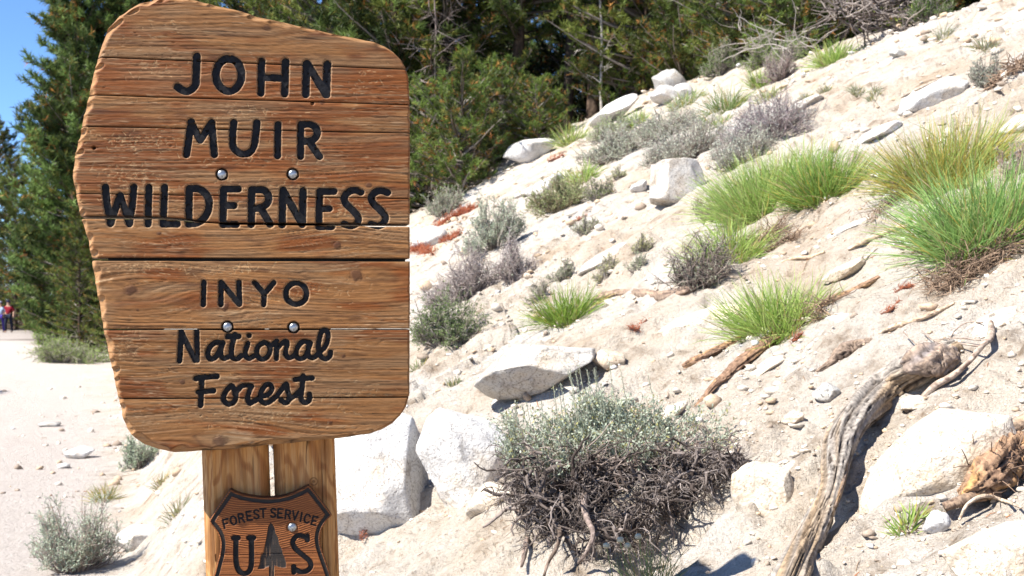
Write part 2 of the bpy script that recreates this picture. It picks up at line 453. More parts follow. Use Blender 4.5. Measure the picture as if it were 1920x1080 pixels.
# script lines
A = lambda *s: [smooth(ZA(q)) if len(q) > 2 else np.array(ZA(q)) for q in s]
def LA(r, *s): LET.append((r, A(*s)))
LA(5.6, [(118, 140), (100, 458)], [(120, 140), (275, 452)], [(292, 135), (298, 452)])
LA(5.4, [(560, 258), (500, 255), (435, 310), (415, 385), (450, 440), (510, 410), (560, 320), (588, 262)], [(585, 255), (560, 370), (592, 436), (645, 415)])
LA(5.4, [(722, 165), (685, 320), (690, 415), (740, 440), (795, 400)], [(640, 185), (765, 185)])
LA(5.4, [(865, 262), (838, 380), (878, 432), (930, 405)], [(882, 172), (883, 174)])
LA(5.3, [(1050, 252), (990, 290), (967, 370), (1008, 436), (1075, 425), (1118, 350), (1100, 275), (1050, 252)])
LA(5.2, [(1120, 300), (1165, 262), (1193, 240)], [(1195, 245), (1190, 432)], [(1195, 330), (1245, 270), (1295, 240), (1310, 280), (1292, 380), (1335, 428), (1385, 400)])
LA(5.3, [(1560, 250), (1490, 242), (1425, 310), (1413, 395), (1455, 436), (1520, 400), (1572, 262)], [(1560, 260), (1545, 380), (1590, 428), (1640, 400)])
LA(5.2, [(1640, 400), (1735, 305), (1772, 200), (1762, 132), (1716, 115), (1682, 180), (1662, 300), (1690, 405), (1742, 438), (1790, 408), (1798, 362)])
LA(5.6, [(352, 650), (342, 830), (336, 962)], [(285, 658), (400, 642), (520, 636)], [(312, 808), (480, 797)])
LA(5.4, [(680, 742), (622, 800), (592, 885), (640, 948), (708, 925), (735, 850), (705, 765), (680, 742)], [(722, 830), (785, 752)])
LA(5.2, [(785, 752), (830, 736), (908, 742), (885, 800), (865, 880), (890, 938), (940, 915), (1000, 870)])
LA(5.1, [(1000, 868), (1090, 840), (1140, 780), (1115, 727), (1060, 742), (1010, 830), (1012, 900), (1060, 938), (1120, 915), (1185, 862)])
LA(5.2, [(1190, 860), (1250, 780), (1300, 722), (1315, 790), (1335, 875), (1302, 935), (1240, 902)], [(1330, 900), (1400, 850)])
LA(5.3, [(1490, 632), (1480, 760), (1468, 880), (1510, 932), (1560, 900), (1562, 835)], [(1402, 670), (1590, 652)], [(1400, 850), (1470, 780)])
# worn, slightly uneven router paths
BOLTS = [(416, 327), (549, 326.5), (426.5, 613), (550.5, 614)]

OUT = np.array([(300, -7), (345, -6), (378, 2), (412, 10), (450, 19), (485, 30), (520, 38), (560, 47), (600, 56), (640, 64), (680, 72), (706, 79), (722, 85), (738, 97), (752, 112), (760, 126), (766, 145), (768.5, 200), (769, 300), (768.5, 420), (769, 560), (768, 740), (762, 762), (750, 780), (735, 795), (715, 807), (690, 815),
                (640, 822), (600, 826), (560, 830), (520, 835), (480, 838), (440, 843), (400, 845), (360, 848), (325, 849), (295, 844), (268, 834), (250, 822), (237, 806), (229, 785), (217, 730), (206, 680), (197, 640), (189, 600), (181, 550), (172, 500), (165, 455), (158, 430), (148, 402), (142, 370), (134.5, 328), (139, 290), (148, 250), (156, 215), (166, 175), (172, 145), (181, 110), (190, 78),
                (201, 52), (216, 34), (240, 14), (262, 3)], float)
def seg_dist(px, py, A_, B_):
    d = B_ - A_; L2 = max((d ** 2).sum(), 1e-9)
    t = np.clip(((px - A_[0]) * d[0] + (py - A_[1]) * d[1]) / L2, 0, 1)
    return np.hypot(px - A_[0] - t * d[0], py - A_[1] - t * d[1])
def poly_dist(px, py, P, closed=True):
    m = np.full(px.shape, 1e9); n = len(P)
    for i in range(n if closed else n - 1): m = np.minimum(m, seg_dist(px, py, P[i], P[(i + 1) % n]))
    return m
def inside(px, py, P):
    c = np.zeros(px.shape, bool); n = len(P)
    for i in range(n):
        x1, y1 = P[i]; x2, y2 = P[(i + 1) % n]
        if y1 == y2: continue
        k = ((y1 > py) != (y2 > py)) & (px < (x2 - x1) * (py - y1) / (y2 - y1) + x1); c ^= k
    return c
def letters_sd(px, py, LL=LET):
    m = np.full(px.shape, 50.0)
    for r, sts in LL:
        P = np.vstack(sts); x0, y0 = P.min(0) - r - 4; x1, y1 = P.max(0) + r + 4
        k = (px > x0) & (px < x1) & (py > y0) & (py < y1)
        if not k.any(): continue
        qx, qy = px[k], py[k]; mm = np.full(qx.shape, 50.0)
        for s in sts:
            for i in range(len(s) - 1): mm = np.minimum(mm, seg_dist(qx, qy, s[i], s[i + 1]) - r)
        m[k] = np.minimum(m[k], mm)
    return m

iL = int(np.argmin(OUT[:, 0]))
left_pts = np.vstack([OUT[iL:], OUT[:1]])[::-1]
lp = OUT[np.r_[np.arange(35, len(OUT)), 0]]; lp = lp[np.argsort(lp[:, 1])]
rp = OUT[:36]; rp = rp[np.argsort(rp[:, 1])]
def xl(y): return np.interp(y, lp[:, 1], lp[:, 0])
def xr(y): return np.interp(y, rp[:, 1], rp[:, 0])
SEAM = [  # lower edge of one plank, upper edge of the next: x -> y
    ([190, 765], [106.5, 129.0], [190, 765], [107.6, 130.1]),
    ([170, 766], [177.0, 196.0], [170, 766], [178.4, 197.4]),
    ([155, 767], [236.0, 249.0], [155, 767], [237.0, 250.0]),
    ([138, 767], [362.0, 372.0], [138, 767], [362.8, 372.8]),
    ([148, 300, 345, 400, 768], [404.5, 406.0, 409.5, 417.0, 420.0], [148, 300, 360, 430, 768], [410.2, 411.2, 416.0, 421.0, 425.5]),
    ([165, 768], [483.2, 484.5], [165, 400, 768], [488.2, 489.5, 490.0]),
    ([190, 768], [617.0, 616.0], [190, 768], [619.2, 618.2]),
    ([218, 768], [747.0, 744.0], [218, 768], [748.0, 745.0]),
]
KNOTS = [(603, 192, 8, 0, .25), (691, 347, 8, .8, .5), (632, 460, 12, .9, .5), (299, 437, 6.5, .9, .2), (245, 543, 16, 1.0, .35), (668, 516, 18, 1.0, .5), (412, 828, 18, 1.0, .25),
         (644, 667, 6, .8, .25), (342, 717, 8, .8, .3), (620, 792, 6, .6, .25), (414, 150, 7, .7, .4), (500, 52, 10, .5, .5), (420, 575, 14, .8, .4), (176, 277, 3.5, 0, .05), (258, 581, 4, .5, .3)]
PLK = [(.9, 0.2), (1.0, .9), (.92, .55), (.95, .75), (.98, .6), (1.0, .25), (1.02, .35), (.88, .5), (.95, .2)]
SC = []
r_ = rng(5)
for cx, cy, n, sx, sy in [(290, 128, 45, 60, 14), (690, 150, 30, 45, 40), (250, 262, 130, 90, 18), (240, 330, 120, 60, 22), (210, 375, 60, 40, 25), (330, 60, 24, 60, 30), (640, 390, 90, 70, 22), (480, 300, 60, 120, 12),
                          (260, 500, 90, 60, 16), (420, 505, 70, 90, 10), (700, 740, 30, 50, 20), (620, 745, 40, 60, 8), (440, 640, 60, 130, 40), (240, 650, 80, 30, 30), (560, 545, 60, 120, 20), (450, 215, 60, 120, 50), (480, 780, 60, 140, 25), (600, 105, 30, 80, 20), (470, 350, 90, 220, 14)]:
    for _ in range(n):
        x = r_.normal(cx, sx * .55); y = r_.normal(cy, sy * .55); a = r_.choice([r_.normal(0, .15), r_.normal(-.9, .5), r_.normal(.9, .5)], p=[.5, .32, .18]); l = r_.uniform(2, 9) * (2.2 if r_.random() < .06 else 1)
        SC.append((x, y, x + l * math.cos(a), y + l * math.sin(a)))

def wood_field(px, py, g0, ki=0.0, knots=KNOTS):
    """grain coordinate and knot masks"""
    g = py.copy(); kn = np.zeros_like(px)
    for kx, ky, kr, kk, sx in knots:
        w = kr * 4.6; d2 = ((px - kx) / (w * 1.6)) ** 2 + ((py - ky) / (w * .62)) ** 2
        g = g - kk * .9 * (py - ky) * np.exp(-d2)
        rr = np.hypot((px - kx) / 1.25, (py - ky)) / kr * (1 + .35 * fbm(px / 6, py / 6, int(kx), 2)) + .25
        kn = np.maximum(kn, sstep(1.05, .55, rr))
    g = g + 5 * fbm(px / 220 + g0, py / 70, 12, 2) + .8 * fbm(px / 70, py / 25 + g0, 14, 2)
    return g, kn

def build_plank(k):
    top = (lambda x: np.full(np.shape(x), -7.0)) if k == 0 else (lambda x: np.interp(x, SEAM[k - 1][2], SEAM[k - 1][3]))
    bot = (lambda x: np.full(np.shape(x), 848.8)) if k == 8 else (lambda x: np.interp(x, SEAM[k][0], SEAM[k][1]))
    hgt = float(bot(np.array(450.)) - top(np.array(450.)))
    nr = int(hgt / 1.42) + 2; nc = 425
    tt = np.linspace(0, 1, nr)
    if k == 0: tt = tt ** 1.15
    if k == 8: tt = 1 - (1 - tt) ** 1.15
    T_, S_ = np.meshgrid(tt, np.linspace(0, 1, nc), indexing='ij')
    x = 150 + 600 * S_
    for _ in range(12):
        y = top(x) * (1 - T_) + bot(x) * T_
        x = .5 * x + .5 * (xl(y) * (1 - S_) + xr(y) * S_)
    g, kn = wood_field(x, y, k * 3.1)
    de = poly_dist(x, y, OUT)
    dt = (y - top(x)) if k > 0 else np.full_like(y, 50); db = (bot(x) - y) if k < 8 else np.full_like(y, 50)
    sd = letters_sd(x, y) + .55 * fbm(x / 9, y / 5, 3, 3)
    # relief in millimetres, positive is deeper
    band = fbm(x / 260, g / 7.0, 30 + k, 2)
    r1 = vnoise(x / 150, g / 2.6, 41 + k); r2 = vnoise(x / 80, g / 1.8, 47 + k)
    ridge = np.clip(np.abs(vnoise(x / 130, g / 4.2, 53 + k)), 0, 1)
    wear_glint = sstep(-.25, .35, fbm(x / 120, y / 35, 71, 3))
    D = .42 * r1 + .40 * r2 + .9 * sstep(.12, .0, ridge) * wear_glint + .3 * band + .22 * vnoise(x / 11, g / 1.9, 59 + k)
    D = D * (1 - .5 * kn)
    D = D - .5 * kn + .6 * sstep(0.02, .5, kn) * (1 - sstep(.5, 1, kn))
    sc = np.zeros_like(x)
    ymin, ymax = y.min() - 3, y.max() + 3
    for x0, y0, x1, y1 in SC:
        if max(y0, y1) < ymin or min(y0, y1) > ymax: continue
        ax, bxx = min(x0, x1) - 2, max(x0, x1) + 2; ay, by = min(y0, y1) - 2, max(y0, y1) + 2
        c0 = max(int(np.searchsorted(x[nr // 2], ax)) - 22, 0); c1 = min(int(np.searchsorted(x[nr // 2], bxx)) + 22, nc)
        if c1 <= c0: continue
        sub = (slice(None), slice(c0, c1))
        xs, ys = x[sub], y[sub]
        kk = (xs > ax) & (xs < bxx) & (ys > ay) & (ys < by)
        if kk.any():
            d = seg_dist(xs[kk], ys[kk], np.array([x0, y0]), np.array([x1, y1])); t = sc[sub]; t[kk] = np.maximum(t[kk], sstep(1.15, .2, d)); sc[sub] = t
    D = D + .6 * sc
    D = D + sstep(.5, -.9, sd) * 8.0
    for hx, hy in BOLTS:
        rr = np.hypot(x - hx, y - hy) + .6 * fbm(x / 4, y / 4, 9, 2); D = D + 7 * sstep(12.0, 10.4, rr)
    rr = np.hypot(x - 176, y - 277); D = D + 9 * sstep(3.8, 2.6, rr)
    rr = np.hypot(x - 586, y - 194); D = D + 5 * sstep(4.0, 2.6, rr)
    # hewn chamfer round the board and eased arrises along the joints
    sc_n = np.abs(vnoise(x / 26 + y / 19, y / 29 - x / 90, 88))
    isL = sstep(320, 230, x) + sstep(120, 60, y) * .6 + sstep(790, 830, y) * .8
    wch = (3.0 + 9.5 * np.clip(isL, 0, 1)) * (.55 + .9 * sc_n)
    ch = np.clip(wch - de, 0, None)
    D = D + ch * 1.35 + .9 * sstep(.5, 3, ch) * fbm(x / 3.5, y / 2.2, 99, 2)
    D = D + 2.2 * np.clip(1 - np.minimum(dt, db) / 1.6, 0, 1) ** 2
    D = D + [0, .3, -.4, .2, .5, -.5, .4, -.2, .3][k]
    # colour of the wood, plus painted ridge light
    red = sstep(-.15, .3, fbm(x / 130 + k * 2.3, y / 30 + k, 61, 3) + .4 * (PLK[k][1] - .5) * 2 + .15 * sstep(480, 100, y))
    grey = sstep(.0, .55, fbm(x / 150 - k, y / 20 + 2 * k, 63, 3) - .25 * red + .12)
    tan = np.array([.54, .245, .078]); brn = np.array([.40, .122, .022]); gry = np.array([.48, .275, .13]); drk = np.array([.12, .042, .015]); pal = np.array([.52, .34, .18])
    c = tan + (brn - tan) * red[..., None]
    c = c + (gry - c) * (grey * .6)[..., None]
    st = sstep(-.1, .5, .6 * vnoise(x / 210, g / 1.9, 67 + k) + .5 * vnoise(x / 90, g / 4.5, 68 + k)); c = c + (drk - c) * (st * .30)[..., None]
    pl = sstep(.2, .6, vnoise(x / 150, g / 1.5, 69 + k)) * (.35 + .65 * wear_glint); c = c + (pal - c) * (pl * .5)[..., None]
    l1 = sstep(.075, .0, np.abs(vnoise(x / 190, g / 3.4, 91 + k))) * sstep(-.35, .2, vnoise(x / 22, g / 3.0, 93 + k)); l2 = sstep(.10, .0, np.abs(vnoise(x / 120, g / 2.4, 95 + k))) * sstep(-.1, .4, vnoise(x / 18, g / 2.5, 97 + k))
    ln = np.clip(l1 * (.25 + .75 * wear_glint) + .7 * l2 * wear_glint, 0, 1); c = c + (np.array([.82, .56, .32]) - c) * (ln * .62)[..., None]; D = D - .35 * ln  # thin pale lines: worn latewood, with grazing sunlight painted into the colour
    dl = sstep(.07, .0, np.abs(vnoise(x / 230, g / 4.4, 101 + k))) ; c = c + (drk * .8 - c) * (dl * .42)[..., None]
    c = c + (drk - c) * (sstep(.30, .75, fbm(x / 60 + 9, y / 13, 83 + k, 3)) * .55)[..., None]
    c = c + (np.array([.13, .05, .025]) - c) * (kn * .75)[..., None]
    c = c + (np.array([.92, .60, .30]) - c) * (sc * .75 * (.4 + .6 * sstep(-.3, .3, vnoise(x / 6, y / 6, 5))))[..., None]
    fresh = sstep(1.0, 4.0, ch); c = c + (np.array([.74, .40, .17]) - c) * (fresh * .85)[..., None]
    rim = sstep(2.2, .6, sd) * sstep(-1.2, .2, sd); c = c + (np.array([.66, .48, .30]) - c) * (rim * .45)[..., None]
    c = c + (np.array([.03, .022, .018]) - c) * (sstep(-.8, -1.6, sd))[..., None]
    for hx, hy in BOLTS:
        rr = np.hypot(x - hx, y - hy); c = c + (np.array([.05, .035, .025]) - c) * (sstep(13.2, 10.8, rr) * .9)[..., None]
    for hx, hy in BOLTS:
        st_ = np.exp(-((x - hx - 1.5 * np.sin(y / 9)) / 5.0) ** 2) * sstep(hy + 4, hy + 12, y) * sstep(hy + 62, hy + 14, y); c = c + (np.array([.12, .045, .02]) - c) * (st_ * .5 * (.6 + .4 * vnoise(x / 3, y / 14, 7)))[..., None]
    sh = np.minimum(dt, db); c = c + (np.array([.09, .045, .022]) - c) * (sstep(1.4, .2, sh) * .6)[..., None]
    c = c * PLK[k][0] * .445
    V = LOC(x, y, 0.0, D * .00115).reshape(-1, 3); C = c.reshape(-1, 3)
    i = np.arange(nr - 1)[:, None]; j = np.arange(nc - 1)[None, :]
    Fq = np.stack([i * nc + j, (i + 1) * nc + j, (i + 1) * nc + j + 1, i * nc + j + 1], -1).reshape(-1, 4)
    # sides and back
    b = np.concatenate([np.arange(nc), nc - 1 + nc * np.arange(1, nr), (nr - 1) * nc + np.arange(nc - 2, -1, -1), nc * np.arange(nr - 2, 0, -1)])
    front = V[b]; back = front.copy(); back[:, 1] = .083
    n0 = len(V); nb = len(b)
    V = np.vstack([V, front, back]); C = np.vstack([C, C[b], np.full((nb, 3), .3) * [1.2, .75, .45]])
    q = np.arange(nb); q2 = (q + 1) % nb
    Fs = np.stack([n0 + q, n0 + q2, n0 + nb + q2, n0 + nb + q], -1)
    # back closed with a strip from the upper to the lower edge
    up_i = np.arange(nc); lo_i = nc + nr - 1 + np.arange(nc - 1)
    lo_i = np.concatenate([[nc + nr - 2], lo_i])[:nc][::-1]
    Fb = np.stack([n0 + nb + up_i[:-1], n0 + nb + up_i[1:], n0 + nb + lo_i[1:], n0 + nb + lo_i[:-1]], -1)
    parts = [(V, [Fq, Fs, Fb], C)]
    if k == 6 or k == 5 or k == 7:      # loose tongue behind the open joint
        y0 = [0, 0, 0, 0, 0, 480, 612, 741][k]; y1 = y0 + 12
        bxv = np.array([LOC(a_, b_, 0.0, yy) for a_ in (200, 762) for yy in (.022, .06) for b_ in (y0, y1)])
        fb = np.array([[0, 1, 3, 2], [4, 6, 7, 5], [0, 4, 5, 1], [2, 3, 7, 6], [0, 2, 6, 4], [1, 5, 7, 3]])
        if k == 5: parts.append((bxv, [fb], np.full((8, 3), .03)))
    v, f, c3 = join(parts)
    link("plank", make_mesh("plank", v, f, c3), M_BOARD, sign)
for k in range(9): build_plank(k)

def floor_mesh(test, x0, x1, y0, y1, step, to_world, d0, sub, dome=0.0):
    xs = np.arange(x0, x1 + step, step); ys = np.arange(y0, y1 + step, step)
    X, Y = np.meshgrid(xs, ys); ok = test(X, Y)
    q = ok[:-1, :-1] & ok[1:, :-1] & ok[:-1, 1:] & ok[1:, 1:]
    iy, ix = np.nonzero(q); w = X.shape[1]
    Fq = np.stack([iy * w + ix, (iy + 1) * w + ix, (iy + 1) * w + ix + 1, iy * w + ix + 1], -1)
    used = np.unique(Fq); mp = np.full(X.size, -1); mp[used] = np.arange(len(used))
    V = to_world(X.ravel()[used], Y.ravel()[used], d0)
    return V - sub, mp[Fq]

for n_, (r, sts) in enumerate(LET):
    P = np.vstack(sts)
    def tst(X, Y, r=r, sts=sts):
        s = letters_sd(X, Y, [(r, sts)])
        gap = (Y > np.interp(X, SEAM[4][0], SEAM[4][1]) - .5) & (Y < np.interp(X, SEAM[4][2], SEAM[4][3]) + .5)
        chip = fbm(X / 9, Y / 7, 17, 3) + .25 * sstep(-6, 0, s); return (s < 1.2) & ~gap & (chip < .62)
    def tw(x, y, d): return LOC(x, y, 0.0, .0052 + d + .0006 * fbm(x / 6, y / 6, 4, 2))
    V, Fq = floor_mesh(tst, P[:, 0].min() - r - 3, P[:, 0].max() + r + 3, P[:, 1].min() - r - 3, P[:, 1].max() + r + 3, 1.7, tw, .00013 * (n_ % 3), 0.0)
    link("letter", make_mesh("letter", V, [Fq]), M_PAINT, sign)

def bolt_mesh(r):
    a = np.arange(24) / 24 * 2 * np.pi; prof = [(1.0, .010), (1.0, .0025), (.93, .0002), (.7, -.0012), (.4, -.0022), (.12, -.0025)]
    V = []; 
    for s, y in prof:
        V.append(np.stack([r * s * np.cos(a), np.full(24, y), r * s * np.sin(a)], -1))
    V.append(np.array([[0, -.0025, 0]])); V = np.vstack(V); F4 = []; F3 = []
    for k in range(5):
        for i in range(24): F4.append([k * 24 + i, k * 24 + (i + 1) % 24, (k + 1) * 24 + (i + 1) % 24, (k + 1) * 24 + i])
    for i in range(24): F3.append([120 + i, 120 + (i + 1) % 24, 144])
    return make_mesh("bolt", V, [np.array(F4), np.array(F3)])
BM = bolt_mesh(8.6 * PXM)
for hx, hy in BOLTS:
    link("bolt", BM, M_METAL, sign, LOC(hx, hy, 0.0, .0005))

# posts: two squared timbers with eased corners
YP = .085
def px_p(px): return float(LOC(px, 900, YP)[0])
def pz_p(py): return float(LOC(508, py, YP)[2])
def build_post(xa, xb, seed):
    zt = pz_p(60); zb = -.25
    w = px_p(xb) - px_p(xa); dp = .15; rc = .024
    per = []
    def arc(cx, cy, a0, a1, n=8):
        for a in np.linspace(a0, a1, n): per.append((cx + rc * math.cos(a), cy + rc * math.sin(a)))
    for t in np.linspace(0, 1, 72): per.append((-w / 2 + rc + t * (w - 2 * rc), 0))
    arc(w / 2 - rc, rc, -math.pi / 2, 0, 14)
    for t in np.linspace(0, 1, 9)[1:-1]: per.append((w / 2, rc + t * (dp - 2 * rc)))
    arc(w / 2 - rc, dp - rc, 0, math.pi / 2, 4); arc(-w / 2 + rc, dp - rc, math.pi / 2, math.pi, 4)
    for t in np.linspace(0, 1, 9)[1:-1]: per.append((-w / 2, dp - rc - t * (dp - 2 * rc)))
    arc(-w / 2 + rc, rc, math.pi, 1.5 * math.pi, 14)
    per = np.array(per); npz = 420
    zz = np.concatenate([np.linspace(zb, pz_p(1110), 40)[:-1], np.linspace(pz_p(1110), pz_p(815), 200), np.linspace(pz_p(815), zt, 40)[1:]]); npz = len(zz)
    s = np.concatenate([[0], np.cumsum(np.hypot(*np.diff(per, axis=0).T))])
    Zg, Sg = np.meshgrid(zz, s, indexing='ij'); Xp = np.broadcast_to(per[:, 0], Zg.shape); Yp = np.broadcast_to(per[:, 1], Zg.shape)
    nx = per[:, 0] - np.clip(per[:, 0], -w / 2 + rc, w / 2 - rc); ny = per[:, 1] - np.clip(per[:, 1], rc, dp - rc); nn = np.hypot(nx, ny) + 1e-6
    nx = nx / nn; ny = ny / nn
    # cathedral grain: distance to a wandering pith
    gq = (Sg - .035) * 1000 + 12 * fbm(Zg * 3.2 + seed, Sg * 9, seed, 3)
    gg = gq ** 2 / 900 + (Zg * 42) + 5 * fbm(Zg * 9, Sg * 30, seed + 4, 2)
    ringv = .5 + .5 * np.sin(gg * 1.25)
    streak = fbm(Sg * 180, Zg * 2.2, seed + 9, 3)
    cr = np.abs(vnoise(Sg * 42 + .35 * fbm(Zg * 3, Sg * 4, seed, 2), Zg * 1.3, seed + 20)); crack = sstep(.035, .0, cr) * sstep(-.15, .3, vnoise(Sg * 30, Zg * 3.5, seed + 22))
    D = -.0004 * ringv - .0006 * streak - .0035 * crack
    cx = (xa + xb) / 2; lean = lambda z: 8.5 / 235.0 * (pz_p(845) - z)
    X = px_p(cx) + Xp + nx * D + lean(Zg); Y = YP + Yp + ny * D
    base = np.array([.40, .195, .06]); lt = np.array([.46, .26, .105]); dk = np.array([.22, .075, .018])
    c = base + (lt - base) * sstep(-.2, .5, streak)[..., None]
    c = c + (dk - c) * (sstep(.55, 1, ringv) * .65)[..., None]
    c = c + (np.array([.04, .02, .01]) - c) * crack[..., None]
    c = c + (np.array([.16, .065, .022]) - c) * (sstep(.15, .55, fbm(Zg * 5 + 3, Sg * 22, seed + 31, 3)) * .7)[..., None]
    for (kx_, kz_) in ([(.018, pz_p(905))] if seed == 200 else [(-.02, pz_p(1010))]):
        rr = np.hypot(Xp - kx_, (Zg - kz_)) / .010; c = c + (dk * .5 - c) * ((sstep(1.1, .8, rr) * (.45 + .4 * np.sin(rr * 9))) * (Yp < .02))[..., None]
    n = len(per)
    V = np.stack([X, Y, Zg], -1).reshape(-1, 3); C = c.reshape(-1, 3)
    i = np.arange(npz - 1)[:, None]; j = np.arange(n)[None, :]; j2 = (j + 1) % n
    Fq = np.stack([i * n + j, i * n + j2, (i + 1) * n + j2, (i + 1) * n + j], -1).reshape(-1, 4)
    ctr = np.array([[px_p(cx) + lean(zt), YP + dp / 2, zt]]); V = np.vstack([V, ctr]); C = np.vstack([C, [base * .7]])
    jj = np.arange(n); Ft = np.stack([(npz - 1) * n + jj, (npz - 1) * n + (jj + 1) % n, np.full(n, len(V) - 1)], -1)
    link("post", make_mesh("post", V, [Fq, Ft], C), M_POST, sign)
build_post(377, 504.0, 100); build_post(512.5, 629, 200)

# shield plaque
YS = YP - .034
ZB = lambda pts: np.array([(380 + u / 6, 900 + v / 6) for u, v in pts], float)
SH = ZB([(310, 112), (380, 145), (450, 168), (530, 185), (600, 196), (690, 204), (770, 205), (860, 196), (950, 176), (1030, 148), (1100, 116), (1195, 66), (1260, 145), (1330, 235), (1400, 325), (1455, 400), (1410, 440), (1375, 490), (1345, 540), (1325, 600), (1318, 660), (1325, 730),
         (1345, 800), (1370, 870), (1395, 940), (1430, 1040), (1455, 1130), (1455, 1230), (1430, 1310), (1370, 1390), (1280, 1440), (1150, 1490), (1000, 1540), (880, 1590), (770, 1660),
         (660, 1590), (540, 1540), (390, 1490), (270, 1440), (180, 1390), (120, 1310), (95, 1230), (100, 1160), (118, 1100), (140, 1030), (162, 940), (185, 860), (198, 780), (202, 710), (190, 650), (165, 590), (125, 540), (90, 500), (75, 460), (110, 400), (170, 310), (240, 210)])
TREE = ZB([(765, 478), (790, 505), (812, 545), (822, 600), (850, 650), (862, 725), (890, 770), (902, 830), (925, 880), (942, 945), (940, 988), (905, 992), (860, 985), (810, 966), (806, 1200), (746, 1200), (746, 975), (715, 985), (690, 1003), (650, 1005), (620, 1000), (645, 940), (652, 860), (690, 800), (700, 745), (716, 660), (728, 590), (740, 520)])
SL = []
SL.append((5.2, [smooth(ZB([(376, 690), (374, 850), (384, 960), (415, 1030), (468, 1056), (522, 1030), (548, 960), (552, 850), (550, 690)]))]))
SL[-1][1].extend([ZB([(350, 655), (400, 655)]), ZB([(520, 652), (575, 652)])])
SL.append((5.0, [smooth(ZB([(1168, 655), (1110, 628), (1050, 640), (1015, 700), (1045, 775), (1130, 850), (1205, 915), (1218, 975), (1175, 1025), (1105, 1036), (1040, 1005)])), ZB([(1178, 632), (1180, 680)]), ZB([(1025, 975), (1028, 1040)])]))
FONT = {'F': [[(-.3, .5), (-.3, -.5)], [(-.3, -.5), (.35, -.5)], [(-.3, 0), (.2, 0)]], 'O': [[(.38 * math.cos(a), .5 * math.sin(a)) for a in np.linspace(0, 2 * math.pi, 15)]],
        'R': [[(-.3, .5), (-.3, -.5)], [(-.3, -.5), (.1, -.5), (.3, -.38), (.3, -.12), (.1, 0), (-.3, 0)], [(.05, 0), (.35, .5)]],
        'E': [[(.33, -.5), (-.3, -.5), (-.3, .5), (.35, .5)], [(-.3, 0), (.2, 0)]], 'S': [[(.32, -.36), (.1, -.5), (-.18, -.48), (-.32, -.3), (-.2, -.08), (.15, .06), (.32, .25), (.2, .45), (-.08, .51), (-.34, .36)]],
        'T': [[(-.38, -.5), (.38, -.5)], [(0, -.5), (0, .5)]], 'V': [[(-.36, -.5), (0, .5)], [(0, .5), (.36, -.5)]], 'I': [[(0, -.5), (0, .5)]],
        'C': [[(.33, -.33), (.12, -.5), (-.15, -.48), (-.34, -.2), (-.34, .2), (-.15, .48), (.12, .5), (.33, .33)]]}
for ch, cx, cy, a in [('F', 262, 492, -14), ('O', 346, 455, -12), ('R', 432, 428, -10), ('E', 522, 402, -8), ('S', 605, 386, -5), ('T', 680, 374, -3), ('S', 795, 370, 1), ('E', 872, 375, 3), ('R', 958, 388, 6), ('V', 1040, 398, 8), ('I', 1108, 415, 10), ('C', 1176, 436, 12), ('E', 1258, 460, 14)]:
    ca, sa = math.cos(math.radians(a)), math.sin(math.radians(a)); st = []
    for s in FONT[ch]:
        st.append(ZB([(cx + 96 * (x * .88 * ca - y * sa), cy + 96 * (x * .88 * sa + y * ca)) for x, y in s]))
    SL.append((1.75, st))
shc = np.array([508., 1048.])
